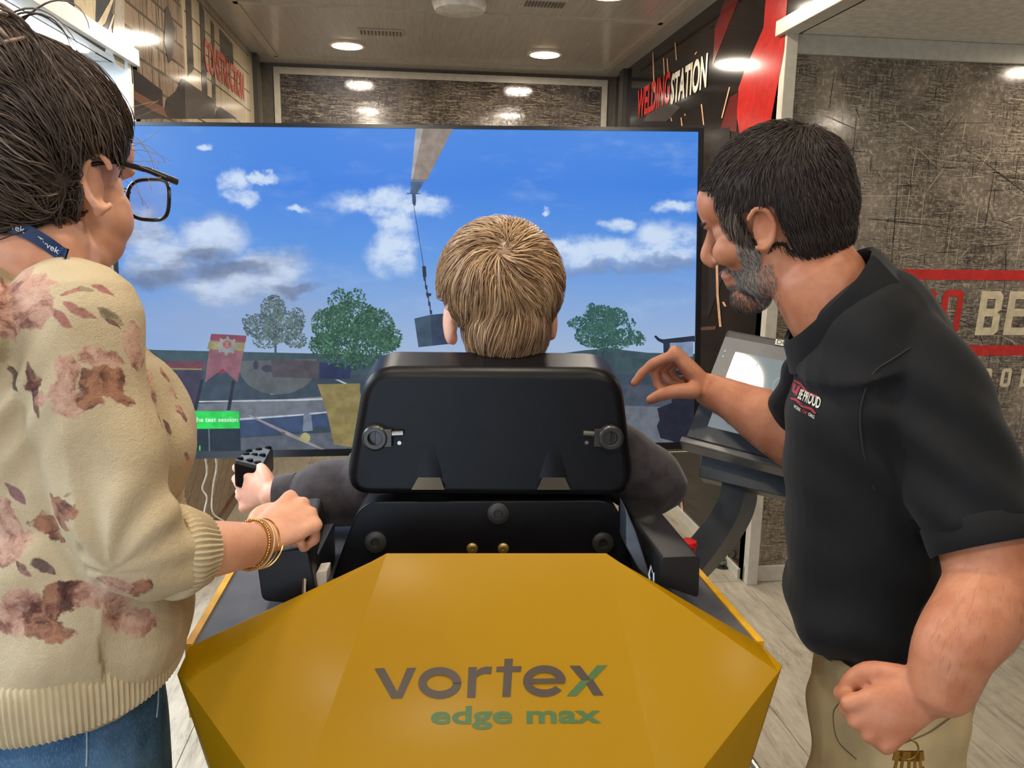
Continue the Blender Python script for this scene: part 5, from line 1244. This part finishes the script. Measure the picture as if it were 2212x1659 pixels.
# glasses
gl = thing('glasses', 'dark framed glasses worn by the standing person at the left', 'glasses', tuple(XW(0, .10, .02)))
M_gl = plain('glasses_frame', (20, 20, 24), .25, var=.02); M_clear = NT('lens_glass'); M_clear.set(base=(235, 240, 245), rough=.03, alpha=.14, spec=.6); M_clear = M_clear.m
obj('temple', MB().tube([XW(.079, -.016, .014), XW(.083, .01, .022), XW(.084, .06, .022), XW(.080, .112, .018)], [.0022, .0028, .0034, .0042], 10, ell=.6), M_gl, gl)
obj('temple', MB().tube([XW(-.079, -.016, .014), XW(-.083, .01, .022), XW(-.084, .06, .022), XW(-.080, .112, .018)], [.0022, .0028, .0034, .0042], 10, ell=.6), M_gl, gl)
for s in (-1, 1):
    lo2 = [(s*(.044+.034*math.copysign(abs(math.cos(a))**.6, math.cos(a))), .114-.012*abs(math.cos(a))*(1 if s*math.cos(a) > 0 else .2), -.004+.024*math.copysign(abs(math.sin(a))**.7, math.sin(a))) for a in np.linspace(0, 2*math.pi, 33)]
    rimp = [XW(*q) for q in lo2]
    obj('rim', MB().tube(rimp, .0022, 8, cap=False), M_gl, gl); obj('lens', MB().poly(rimp[:-1]), M_clear, gl, smooth=0)
obj('bridge', MB().tube([XW(-.010, .114, .004), XW(0, .118, .008), XW(.010, .114, .004)], .0022, 8), M_gl, gl)
# stud in the ear
tag(recenter(obj('ear_stud', MB().ell(XW(.0845, -.004, -.030), rW*.0028, fW*.0028, uW*.0028, 12, 8), plain('stud_metal', (190, 180, 160), .2, 1))), 'tiny metal stud in the ear lobe of the person with glasses', 'earring')
# bracelets
M_gold = plain('gold', (214, 170, 96), .22, 1.0); M_gold2 = plain('pale_gold_cord', (206, 176, 128), .45, .3)
wa = (wrW-PH(490, 1182, .885)).normalized(); wc = wrW+wa*.008
sideW = (UZ-wa*UZ.dot(wa)).normalized(); upW = wa.cross(sideW)
def brace(c, ra, rb, tilt):
    ax_ = (wa+sideW*tilt).normalized(); a_ = (sideW-ax_*sideW.dot(ax_)).normalized(); b_ = ax_.cross(a_)
    return [c+a_*(ra*math.cos(t))+b_*(rb*math.sin(t)) for t in np.linspace(0, 2*math.pi, 61)]
labs = ['beaded gold bracelet nearest the elbow on the wrist', 'thin pale cord bracelet in the middle of the stack', 'fine gold chain bracelet in the stack', 'gold bracelet with flat charms nearest the hand']
for k in range(4):
    c = wc+wa*(k*.0085-.014); pth = brace(c, .0300+.0006*k, .0268+.0006*k, -.10-.05*k)
    t = thing('bracelet', labs[k]+' at the left', 'bracelet', tuple(c), 'gold bracelets on one wrist')
    if k == 0:
        mb = MB()
        for p in pth[:-1]: mb.ell(p, Vector((.0021, 0, 0)), Vector((0, .0021, 0)), Vector((0, 0, .0021)), 8, 6)
        obj('beads', mb, M_gold, t, kind='stuff'); obj('thread', MB().tube(pth, .0006, 5, cap=False), M_gold, t)
    elif k == 3:
        obj('chain', MB().tube(pth, .0011, 6, cap=False), M_gold, t)
        for i in (4, 8, 12, 52, 56):
            p = pth[i]; nn = (p-c).normalized()
            obj('charm', MB().lathe(p+nn*.0006, nn, [(.0042, -.0004), (.0045, .0004), (.003, .0009)], 16), M_gold, t)
    else: obj('band', MB().tube(pth, .0015 if k == 1 else .001, 8, cap=False), M_gold2 if k == 1 else M_gold, t)
# hair: swept back and up into a loose knot
def locW(p): q = p-HW_; return q.dot(rW)/SW, q.dot(fW)/SW, q.dot(uW)/SW
def regW(p):
    x, y, z = locW(p)
    if abs(x) > .056 and -.032 < y < .026 and z < .018: return 0.
    lim = -.085+.05*max(0, -y) if y < -.02 else (-.085+1.9*(y+.02) if y < .04 else .03+.9*(y-.04))
    return max(0., min(1., (z-lim)/.015))
hwv = Part(); hwv.ell(XW(0, -.016, .040), rW*.087, fW*.106, uW*.094); hwv.ell(XW(0, -.055, .006), rW*.080, fW*.066, uW*.082); hwv.ell(XW(0, .03, .06), rW*.070, fW*.06, uW*.056)
hwv.ell(XW(.008, -.070, .090), rW*.055, fW*.05, uW*.045)
M_hairW = hair_mat('dark_brown_hair', [(0, (46, 38, 36)), (.35, (82, 68, 60)), (.6, (118, 98, 84)), (.85, (160, 134, 114)), (1, (190, 166, 144))], .40, .4)
tmpW = sculpt('hair', hwv, .0045, M_hairW, wom, 4, cut=lambda c: regW(c) < .25)
bvWS = bvh_of(tmpW); shW_ = ([v.co.copy() for v in tmpW.data.vertices], [tuple(p.vertices) for p in tmpW.data.polygons], .16); bpy.data.objects.remove(tmpW)
BUN = XW(.012, -.080, .112)
def dirW(p, n, t):
    a = (BUN-p); d = a.normalized(); x, y, z = locW(p)
    s_ = max(0, min(1, (x+.02)/.05)); return d*(.75-.3*s_)-fW*(.55*max(0, min(1, (y+.02)/.06)))-rW*.75*s_+uW*(.10+.30*math.sin(x*85+z*45+y*20))
_cw = {}
def toneW(p):
    k = (int(p.x*120), int(p.y*120), int(p.z*120))
    if k not in _cw: _cw[k] = random.uniform(.12, .62)
    x, y, z = locW(p); return max(.02, min(1, _cw[k]+random.uniform(-.1, .16)+max(0, z)*1.6-.08))
rW_ = roots_on(bvWS, HW_, rW, fW, uW, regW, 7000, 5)
hairW = hair_obj('hair', wom, bvWS, rW_, dirW, lambda p: random.uniform(.05, .11), 8, (.001, .012), (.0005, .0011), M_hairW, toneW, shW_, wob=.25, label='dark hair pinned up in a loose knot')
# the loose knot and flyaway curls
mb = MB(); tn = []
rr2 = random.Random(9)
for k in range(90):
    a0 = rr2.uniform(0, 6.28); R_ = rr2.uniform(.018, .046); tl = rr2.uniform(-.5, .5); pts_ = []
    ax_ = Vector((rr2.uniform(-1, 1), rr2.uniform(-1, 1), rr2.uniform(-1, 1))).normalized(); e1 = ax_.orthogonal().normalized(); e2 = ax_.cross(e1)
    for t in np.linspace(0, rr2.uniform(2, 4.2), 16): pts_.append(BUN+(e1*math.cos(a0+t)+e2*math.sin(a0+t))*R_*(1+.1*math.sin(t*3+k)))
    m0 = len(mb.v); mb.tube(pts_, [.0011+.0012*math.sin(math.pi*i/15) for i in range(16)], 6); tn += [rr2.uniform(.1, .8)]*(len(mb.v)-m0)
for k in range(30):
    base_ = BUN+Vector((rr2.uniform(-.02, .03), rr2.uniform(-.02, .02), rr2.uniform(0, .03))); d = Vector(R0*rr2.uniform(.2, 1)+UZ*rr2.uniform(-.3, .9)).normalized(); cv = rr2.uniform(-1, 1)
    pts_ = [base_]
    for i in range(12): d = (d+(R0*.25*cv-UZ*.22)).normalized(); pts_.append(pts_[-1]+d*rr2.uniform(.005, .009))
    m0 = len(mb.v); mb.tube(pts_, [.0011*(1-i/13)+.0002 for i in range(13)], 5); tn += [rr2.uniform(.05, .5)]*(len(mb.v)-m0)
for k in range(16):
    y_ = rr2.uniform(.02, .075); p0_ = XW(rr2.uniform(.03, .075), y_, rr2.uniform(.0, .085)); h_ = bvWS.find_nearest(p0_); d = (h_[1]+R0*rr2.uniform(0, .6)+UZ*rr2.uniform(-.6, .5)).normalized(); pts_ = [h_[0]]; cv = rr2.uniform(-.5, .5)
    for i in range(12): d = (d+(UZ*cv*.6+F0*.1-UZ*.18)).normalized(); pts_.append(pts_[-1]+d*.0036)
    m0 = len(mb.v); mb.tube(pts_, [.00024]*13, 4); tn += [rr2.uniform(.6, 1)]*(len(mb.v)-m0)
me = bpy.data.meshes.new('loose_hair'); me.from_pydata(mb.v, [], mb.f); me.attributes.new('tone', 'FLOAT', 'POINT').data.foreach_set('value', np.array(tn, dtype=np.float32)); me.shade_smooth(); me.materials.append(M_hairW)
obj('hair_knot', me, None, hairW, kind='stuff')
# ------------------------------------------------------------------ man at the right
M_skM = skin('man_skin', (188, 128, 97), (170, 106, 76))
HM = PH(1672, 474, 1.12)
mf = (-R0*.74+F0*.60-UZ*.30).normalized(); mu = (UZ-R0*.30).normalized()
mtf = (-R0*.86+F0*.50).normalized(); ml = Vector((-mtf.y, mtf.x, 0))      # facing and his left side
man = thing('person', 'person with dark hair and greying beard in a black polo shirt, pointing', 'person', (HM.x+.1, HM.y, 0))
SM_ = .95
pm_ = Part(); XM, rM, fM, uM = head(pm_, HM, mf, mu, SM_)
pm_.ell(XM(0, .066, -.100), rM*.034, fM*.028, uM*.024)
for s in (-1, 1): pm_.ell(XM(s*.032, .066, .007), rM*.0155, fM*.0125, uM*.0125)
rowsM = [(585, 1835, 1915, .96), (640, 1790, 1975, 1.02), (720, 1716, 2062, 1.05), (830, 1692, 2092, 1.06), (1000, 1683, 2088, 1.06), (1150, 1688, 2076, 1.06), (1260, 1694, 2070, 1.06), (1330, 1706, 2084, 1.06), (1392, 1738, 2104, 1.06)]
tm = []
for y, xl_, xr_, h in rowsM:
    a, b = PH(xl_, y, h), PH(xr_, y, h); s_ = (b-a).length/2
    hw = {585: .07, 640: .13}.get(y, .165); q = (s_**2-(hw*ml.dot(R0))**2); hf = math.sqrt(max(.0025, q))/abs(mtf.dot(R0)); tm.append(((a+b)/2, hf, hw))
nkM = PH(1800, 610, 1.09)
pm_.tube([XM(0, -.02, -.05), XM(0, -.034, -.10), PH(1768, 610, 1.085), PH(1812, 690, 1.07)], [(.056, .060), (.057, .061), (.060, .062), (.062, .062)], side=ml)
pm_.tube([t[0]-UZ*(.03 if i == 0 else 0) for i, t in enumerate(tm[2:-2])]+[Vector((tm[-1][0].x, tm[-1][0].y, .97)), Vector((tm[-1][0].x, tm[-1][0].y, .84))], [(t[2]*(.6 if i == 0 else .84), t[1]*(.6 if i == 0 else .84)) for i, t in enumerate(tm[2:-2])]+[(.115, .078), (.115, .078)], side=ml, n=3, cap=.3)
shM, ehM, elM, wrM = PH(2008, 850, .95), PH(2092, 1070, .885), PH(2142, 1256, .84), PH(2034, 1486, .80)
pm_.tube([shM, PH(2046, 955, .92), ehM, PH(2124, 1170, .86), elM], [.052, .051, .050, .049, .047]); pm_.tube([elM, PH(2112, 1326, .82), PH(2062, 1398, .805), wrM], [.047, (.049, .046), (.044, .040), (.038, .031)], side=(R0*.7-UZ*.7))
DmL = -R0*.82-UZ*.55+F0*.08; hand(pm_, wrM+DmL.normalized()*.012, DmL, -F0*.95+UZ*.30-R0*.1, True, .93, [(86, 100, 70), (86, 100, 70), (88, 100, 70), (88, 98, 70)], [(.020, .026, -.012), (.050, .044, -.022), (.080, .036, -.032), (.088, .012, -.042)], 1.0)
# right arm stretched past the seat, finger bent down
shN, elN, wrN = tm[2][0]-ml*.17+mtf*.03, PH(1722, 950, 1.24), PH(1530, 842, 1.36)
pm_.tube([tm[2][0]+ml*.04, shM], [.05, .045])
pm_.tube([shN, (shN+elN)/2, elN], [.055, .052, .048]); pm_.tube([elN, PH(1655, 905, 1.28), PH(1588, 868, 1.32), wrN], [.050, .048, .036, (.030, .024)])
DmR = -R0*.62+UZ*.66+F0*.25; NmR = UZ*.62+R0*.68-F0*.12
hand(pm_, wrN+DmR.normalized()*.0, DmR, NmR, False, .96, [(74, 16, 12), (92, 60, 40), (98, 80, 50), (100, 85, 55)], [(.016, .026, -.018), (.036, .034, -.042), (.048, .029, -.066), (.054, .024, -.086)])
hpM = Vector((tm[-1][0].x, tm[-1][0].y, 0))+R0*.010
for s in (-1, 1):
    hp, kn, an = hpM+UZ*.88+ml*s*.085, hpM+UZ*.49+ml*s*.10-mtf*.02, hpM+UZ*.09+ml*s*.10-mtf*.03
    pm_.tube([hp, (hp+kn)/2, kn], [.066, .062, .050]); pm_.tube([kn, (kn+an)/2, an], [.050, .048, .036]); pm_.tube([an-UZ*.03, an+mtf*.11-UZ*.055], [.038, .032])
bodyM = sculpt('body', pm_, .0033, M_skM, man, 3)
for s in (-1, 1):      # eyes, cast down
    e_ = obj('eye', MB().ell(XM(s*.032, .066, .000), rM*.0115, fM*.0115, uM*.0115, 14, 10), plain('eye_white%d' % s, (208, 196, 186), .2), man)
    obj('iris', MB().lathe(XM(s*.032, .0768, -.003), fM, [(.005, -.001), (.005, .0006), (.0025, .0009)], 14), plain('iris_brown%d' % s, (60, 40, 28), .2), e_)
# polo shirt
M_polo = NT('black_pique'); _c = M_polo.coord(); _f = M_polo.noise(_c, 800, 2)
M_polo.set(base=M_polo.mix(M_polo.mr(M_polo.noise(_c, 12, 4), .3, .7), (11, 12, 14), (17, 18, 21)), rough=.78, spec=.2, sheen=.06); M_polo.bump(_f, .25, .0007); M_polo = M_polo.m
pp = Part()
pp.tube([t[0] for t in tm[2:-2]]+[tm[-1][0]+UZ*.078], [(t[2]*(.86 if i == 0 else 1), t[1]*(.86 if i == 0 else 1)) for i, t in enumerate(tm[2:-2])]+[(tm[-1][2], tm[-1][1]*.98)], side=ml, n=5, seg=40, cap=.08)
pp.tube([PH(1838, 652, 1.06), PH(1868, 690, 1.05), PH(1885, 750, 1.05)], [(.075, .066), (.115, .085), (.15, .10)], side=ml, n=3, cap=.3)
pp.tube([PH(1878, 668, 1.03), PH(1945, 742, .99), shM, PH(2046, 955, .92), PH(2092, 1070, .885), PH(2118, 1142, .865)], [.038, .054, .067, .066, .063, .060], seg=32, cap=.12)
pp.tube([tm[2][0]-ml*.04-UZ*.03, shN], [.075, .070])
pp.tube([shN, shN*.5+elN*.5, shN*.3+elN*.7], [.072, .074, .072])
sh_m = np.array(shM); wst = tm[-2][0].z
def dispM(co, no):
    d = np.zeros(len(co)); q = co-sh_m; a = q @ np.array(R0); b = q @ np.array(UZ)
    d += .0050*np.sin((a*.75+b)*85+1.2)*np.exp(-(((a+.03)/.09)**2+((b+.06)/.12)**2))
    d += .0036*np.sin((b-a*.35)*58+np.sin(a*22))*np.exp(-(((b+.36)/.20)**2))
    d += .0075*np.sin(co @ np.array(mtf)*70+2*np.sin(co[:, 2]*18))*np.exp(-((co[:, 2]-wst-.0)/.05)**2)
    d += .010*np.exp(-((co[:, 2]-wst-.035)/.035)**2)
    d += .0018*np.sin(co[:, 2]*30+co[:, 0]*22)*np.sin(co[:, 0]*34+co[:, 1]*20)
    return co+no*d[:, None]
polo = sculpt('polo_shirt', pp, .0045, M_polo, man, 5, dispM)
bvP = bvh_of(polo); bvM = bvh_of(bodyM)
# collar: a folded band standing round the neck
colc = [PH(1886, 572, 1.00), PH(1856, 622, .985), PH(1800, 682, .995), PH(1738, 738, 1.03), PH(1712, 742, 1.10), PH(1752, 660, 1.15), PH(1830, 578, 1.13), PH(1884, 556, 1.06)]
mb = MB()
pc_ = crom(colc+[colc[0]], 6); cen_ = sum(colc, Vector())/len(colc); up_c = (PH(1830, 560, 1.05)-PH(1858, 612, 1.05)).normalized()
n = len(pc_)
for p in pc_:
    p = Vector(p); o_ = (p-cen_); o_ = (o_-up_c*o_.dot(up_c)).normalized()
    for dz, do in ((-.028, .006), (-.002, .003), (.010, .001), (.013, .005), (.006, .010), (-.020, .017), (-.032, .021), (-.034, .017)): mb.v.append(tuple(p+up_c*dz+o_*do))
for i in range(n-1):
    for j in range(7): mb.f.append((i*8+j, i*8+j+1, (i+1)*8+j+1, (i+1)*8+j))
obj('collar', mb, M_polo, polo, smooth=60)
# hem of the near sleeve, armhole seam
q0, q1 = PH(2092, 1070, .885), PH(2118, 1142, .865); ax_ = (q1-q0).normalized(); sd_ = (UZ-ax_*UZ.dot(ax_)).normalized(); b_ = ax_.cross(sd_)
cen_ = q1+ax_*.008
mb = MB(); prof = [(-.020, .059), (-.018, .0615), (.000, .0612), (.012, .0605), (.014, .059), (.008, .056), (-.004, .048)]
for dz, rr_ in prof:
    for j in range(48):
        an = 2*math.pi*j/48; mb.v.append(tuple(cen_+ax_*dz+(sd_*math.cos(an)+b_*math.sin(an))*rr_))
for i in range(len(prof)-1):
    for j in range(48): j2 = (j+1) % 48; mb.f.append((i*48+j, i*48+j2, (i+1)*48+j2, (i+1)*48+j))
obj('sleeve_hem', mb, M_polo, polo, smooth=60)
seam('seam', [(1966, 752), (1930, 775), (1893, 800), (1870, 840), (1858, 900), (1866, 980), (1890, 1060)], bvP, plain('seam_black', (14, 14, 16), .8), polo, .0014, .0002)
# embroidered badge: red bars, letters
M_emr, M_emw = plain('embroidery_red', (150, 34, 44), .7), plain('embroidery_white', (196, 194, 184), .7)
def patch(name, px, mat, off=.0012):
    q = [surf(bvP, x, y, off) for x, y in px]
    if all(p is not None for p in q): return obj(name, MB().poly(q), mat, polo, smooth=0)
patch('embroidered_bar', [(1717, 820), (1731, 826), (1746, 846), (1773, 858), (1772, 863), (1744, 851), (1729, 832), (1716, 824)], M_emr)
patch('embroidered_bar', [(1709, 859), (1722, 862), (1736, 876), (1755, 882), (1764, 892), (1762, 896), (1752, 886), (1734, 880), (1720, 867), (1709, 863)], M_emr)
patch('embroidered_block', [(1715, 827), (1731, 836), (1722, 856), (1712, 846)], M_emr, .0010)
def stitched(txt, x, y, x2, y2, hpx, mat, bold=.03, lean=(.22, -1)):
    a, b = surf(bvP, x, y, .0016), surf(bvP, x2, y2, .0016)
    if a is None or b is None: return
    k = (surf(bvP, x+lean[0]*hpx, y+lean[1]*hpx, .0016) or a+UZ*.01)-a; ux_ = b-a
    tm2 = text_mesh(txt, a, ux_, k-ux_.normalized()*k.dot(ux_.normalized())*.4, k.length, ux_.length, bold=bold, thick=0)
    nm = ux_.cross(k).normalized()
    mb = MB(); vs_ = []
    for v in tm2.v:
        h = bvP.find_nearest(Vector(v)); vs_.append(tuple(h[0]+(h[1] if h[1].dot(CP-h[0]) > 0 else -h[1])*.0013))
    mb.v = vs_; mb.f = tm2.f; obj('lettering', mb, mat, polo, smooth=0)
stitched('BE PROUD', 1724, 861, 1771, 884, 17, M_emw, .02)
stitched('WORK', 1716, 880, 1731, 890, 6, M_emw, .02); stitched('OF', 1734, 890, 1744, 897, 6, M_emr, .02); stitched('ORG', 1747, 897, 1760, 905, 6, M_emw, .02)
# belt, trousers
wz = tm[-1][0].z+.044
trp = Part(); hc = hpM
hfm, hwm = tm[-1][1], tm[-1][2]
trp.tube([hc+UZ*(wz+.004), hc+UZ*(wz-.06), hc+UZ*(wz-.16), hc+UZ*.80], [(hwm*1.0, hfm*1.0), (hwm*1.03, hfm*1.02), (hwm*1.03, hfm*1.02), (hwm*.92, hfm*.90)], side=ml)
for s in (-1, 1):
    hp, kn, an = hc+UZ*.88+ml*s*.080, hc+UZ*.49+ml*s*.098-mtf*.02, hc+UZ*.06+ml*s*.10-mtf*.03
    trp.tube([hp, (hp+kn)/2, kn], [(.088, .102), (.086, .096), (.075, .08)], side=ml); trp.tube([kn, (kn+an)/2, an], [.08, .072, .068])
def dispT(co, no):
    q = co-np.array(hc); a = q @ np.array(mtf); b = co[:, 2]; d = np.zeros(len(co))
    d += .0055*np.sin((a*1.0+(b-.8)*.8)*46+.6)*np.exp(-((b-.80)/.10)**2)*np.exp(-((a-.03)/.10)**2)
    d += .0045*np.sin((a*.9-(b-.8)*.9)*52)*np.exp(-((b-.70)/.12)**2)
    d += .002*np.sin(b*40+a*30)
    return co+no*d[:, None]
M_kha = NT('khaki_twill'); _c = M_kha.coord(); _f = M_kha.noise(M_kha.map(_c, (700, 700, 300)), 1, 3)
M_kha.set(base=M_kha.mix(M_kha.mr(M_kha.noise(_c, 10, 4), .3, .7), (168, 146, 106), (188, 165, 122)), rough=.85, spec=.15); M_kha.bump(_f, .2, .0006); M_kha = M_kha.m
trous = sculpt('trousers', trp, .0055, M_kha, man, 4, dispT)
bvT = bvh_of(trous)
def band(zs, k, name, mat, parent):
    mb = MB()
    for z, kk in zs:
        for j in range(64):
            an = 2*math.pi*j/64; mb.v.append(tuple(hc+UZ*z+ml*(math.cos(an)*hwm*k*kk)+mtf*(math.sin(an)*hfm*k*kk)))
    for i in range(len(zs)-1):
        for j in range(64): j2 = (j+1) % 64; mb.f.append((i*64+j, i*64+j2, (i+1)*64+j2, (i+1)*64+j))
    return obj(name, mb, mat, parent, smooth=50)
band([(wz+.016, .98), (wz+.015, 1.03), (wz-.016, 1.045), (wz-.018, 1.0)], 1.0, 'belt', plain('belt_black', (20, 19, 19), .4), trous)
band([(wz-.014, 1.0), (wz-.0145, 1.05), (wz-.024, 1.055), (wz-.028, 1.02)], 1.0, 'waistband', M_kha, trous)
for x, y in ((1759, 1394), (1935, 1404), (2090, 1400)):
    p = PH(x, y, 1.0); c = Vector((p.x, p.y, wz)); d_ = (Vector((CP.x, CP.y, 0))-Vector((hc.x, hc.y, 0))).normalized()
    a = surf(bvT, x, y+10, .0); 
    if a is None: continue
    e1 = (a-hc); ang = math.atan2(e1.dot(mtf)/hfm, e1.dot(ml)/hwm); base_ = ml*(math.cos(ang)*hwm*1.06)+mtf*(math.sin(ang)*hfm*1.06); tg = Vector((-base_.y, base_.x, 0)).normalized(); nn_ = base_.normalized()
    obj('belt_loop', MB().obox(hc+base_+UZ*(wz-.008), tg, nn_, UZ, .006, .002, .030), M_kha, trous, bevel=.001)
M_kst = plain('khaki_seam', (104, 88, 58), .9)
seam('pocket_seam', [(2156, 1440), (2128, 1468), (2100, 1484), (2052, 1496)], bvT, M_kst, trous, .0007, .0003); seam('pocket_seam', [(2154, 1424), (2120, 1456), (2090, 1474), (2046, 1482)], bvT, M_kst, trous, .0011, .0004)
seam('pocket_seam', [(1886, 1440), (1862, 1470), (1840, 1492), (1812, 1520), (1800, 1545), (1810, 1600), (1850, 1640)], bvT, M_kst, trous, .0008, .0003)
seam('side_seam', [(1950, 1606), (2010, 1580), (2060, 1545), (2110, 1510), (2140, 1480)], bvT, M_kst, trous, .0010, .0004)
for s in (-1, 1):
    a = hc+ml*s*.10; sp = Part(); sp.tube([a+UZ*.05-mtf*.11, a+UZ*.055+mtf*.0, a+UZ*.04+mtf*.14], [(.048, .048), (.05, .052), (.044, .036)], side=ml)
    sculpt('shoe', sp, .006, plain('shoe_brown%d' % s, (60, 44, 32), .5), man, 3)
# keys hanging from the fist
kp = PH(1958, 1640, .80); kt = thing('key_bunch', 'bunch of brass keys hanging below the fist of the bearded person', 'keys', tuple(kp))
M_key = plain('key_brass', (170, 130, 60), .35, .9)
obj('key_ring', MB().tube([kp+UZ*.012+R0*(.012*math.cos(t))+UZ*(.012*math.sin(t)) for t in np.linspace(0, 6.283, 25)], .0011, 6, cap=False), M_key, kt)
for k, (dx, ln, tl) in enumerate(((-.010, .030, -.10), (-.004, .034, -.03), (.003, .033, .05), (.009, .026, .12), (.014, .02, .22))):
    top = kp+R0*dx+UZ*.004; dn = (-UZ+R0*tl).normalized(); sx_ = (R0-dn*R0.dot(dn)).normalized(); fw = dn.cross(sx_)
    obj('key', MB().obox(top+dn*ln*.5, sx_, fw, dn, .0016, .0007, ln*.5).obox(top, sx_, fw, dn, .005, .0008, .006).obox(top+dn*ln*.8+sx_*.002, sx_, fw, dn, .0018, .0006, .002), M_key, kt)
# hair and beard
def locM(p): q = p-HM; return q.dot(rM)/SM_, q.dot(fM)/SM_, q.dot(uM)/SM_
def regM(p):
    x, y, z = locM(p)
    if abs(x) > .060 and -.034 < y < .012 and z < .024: return 0.
    if abs(x) > .046 and .010 <= y < .048 and z > -.034: return .85
    if y > .02:
        lim = .070+.10*max(0, .075-abs(x))*0+.35*(y-.075) if y > .055 else (.026+1.1*(y-.026) if abs(x) > .045 else .055)
        if abs(x) > .046 and .012 <= y < .048 and z > -.034: return .85
        return max(0., min(1., (z-lim)/.010))
    lim = -.070+.6*max(0, y+.03)
    return max(0., min(1., (z-lim)/.018))
hm = Part(); hm.ell(XM(0, -.014, .036), rM*.079, fM*.100, uM*.089); hm.ell(XM(0, -.045, .012), rM*.073, fM*.068, uM*.072); hm.ell(XM(0, .050, .050), rM*.058, fM*.040, uM*.044); hm.ell(XM(0, -.05, -.03), rM*.064, fM*.05, uM*.05)
M_hairM = hair_mat('short_dark_hair', [(0, (30, 24, 22)), (.35, (54, 44, 39)), (.6, (80, 67, 58)), (.8, (118, 104, 92)), (1, (176, 166, 156))], .5, .3)
tmpM = sculpt('hair', hm, .0042, M_hairM, man, 4, cut=lambda c: regM(c) < .4)
bvMS = bvh_of(tmpM); shM_ = ([v.co.copy() for v in tmpM.data.vertices], [tuple(p.vertices) for p in tmpM.data.polygons], .2); bpy.data.objects.remove(tmpM)
CW = XM(0, -.07, .095)
def dirM(p, n, t):
    a = p-CW; a = (a-n*a.dot(n)); L = a.length+1e-6; x, y, z = locM(p)
    return a/L*.8+n.cross(a/L)*.35-uM*.35+n*.45*(1-t)+fM*(.5 if z > .07 else 0)
def toneM(p):
    x, y, z = locM(p); g = .35 if (abs(x) > .05 and y > .012 and z < .045) else 0
    return max(.02, min(1, random.uniform(.18, .52)+g*random.uniform(.6, 1.6)+max(0, z-.05)*1.2))
rM_ = roots_on(bvMS, HM, rM, fM, uM, regM, 8500, 8)
hair_obj('hair', man, bvMS, rM_, dirM, lambda p: random.uniform(.012, .024), 4, (.001, .006), (.0004, .0008), M_hairM, toneM, shM_, label='short dark hair greying at the temple')
def regBeard(p):
    x, y, z = locM(p)
    if z > -.012 or y < -.004: return 0.
    if abs(x) > .050 and y < .045: return .9 if (z > -.085 and y > .010-.25*(z+.02) and y < .040-.1*(z)) else .35 if y > .0 and z < -.055 else 0.
    if z < -.074 and y > .03: return 1.
    if z < -.045 and y > .068 and abs(x) < .034 and not (-.078 < z < -.052 and abs(x) < .026): return .9
    if abs(x) > .026 and z < -.050 and y > .03: return .75
    return 0.
M_beard = hair_mat('grey_beard', [(0, (40, 34, 31)), (.3, (78, 68, 62)), (.6, (132, 122, 114)), (1, (206, 200, 192))], .5, .3)
rb_ = roots_on(bvM, XM(0, .03, -.05), rM, fM, uM, regBeard, 8000, 4)
def toneBd(p):
    x, y, z = locM(p); return random.uniform(.25, .6) if (z < -.078 and y > .05) else random.uniform(.45, 1.0)
hair_obj('beard', man, bvM, rb_, lambda p, n, t: n*.5-uM*.7-fM*.1+fM*(.4 if locM(p)[1] > .06 else 0), lambda p: random.uniform(.004, .010), 3, (.0008, .003), (.0002, .0004), M_beard, toneBd, None, label='short greying beard')
eb_ = [(XM(s*x, .088-.9*abs(x-.02)**1.3*2-.004, .027+.004*math.sin((x-.012)/.04*3)), ) for s in (-1, 1) for x in np.linspace(.012, .052, 60)]
re_ = []
for s in (-1, 1):
    for k in range(160):
        x = random.uniform(.012, .054); h = bvM.find_nearest(XM(s*x, .095-.25*max(0, x-.03), .026+random.uniform(-.004, .004)))
        re_.append((h[0], h[1]))
hair_obj('eyebrows', man, bvM, re_, lambda p, n, t: rM*(1 if locM(p)[0] > 0 else -1)+n*.3+uM*.2, lambda p: random.uniform(.006, .010), 3, (.0008, .002), (.0004, .0007), M_hairM, lambda p: random.uniform(.15, .45), None)

# fine hair on the near forearm
ra_ = []
for p in bodyM.data.polygons:
    c = p.center; t_ = (c-elM).dot(wrM-elM)/(wrM-elM).length_squared
    if .0 < t_ < .98 and (c-(elM+(wrM-elM)*t_)).length < .075 and random.random() < .06: ra_.append((c.copy(), p.normal.copy()))
_fd = (wrM-elM).normalized()
hair_obj('arm_hair', man, bvM, ra_, lambda p, n, t: _fd*.6-UZ*.7+n*.3, lambda p: random.uniform(.008, .016), 3, (.0006, .002), (.00005, .00010), M_hairM, lambda p: random.uniform(.7, .95), None)['kind'] = 'stuff'
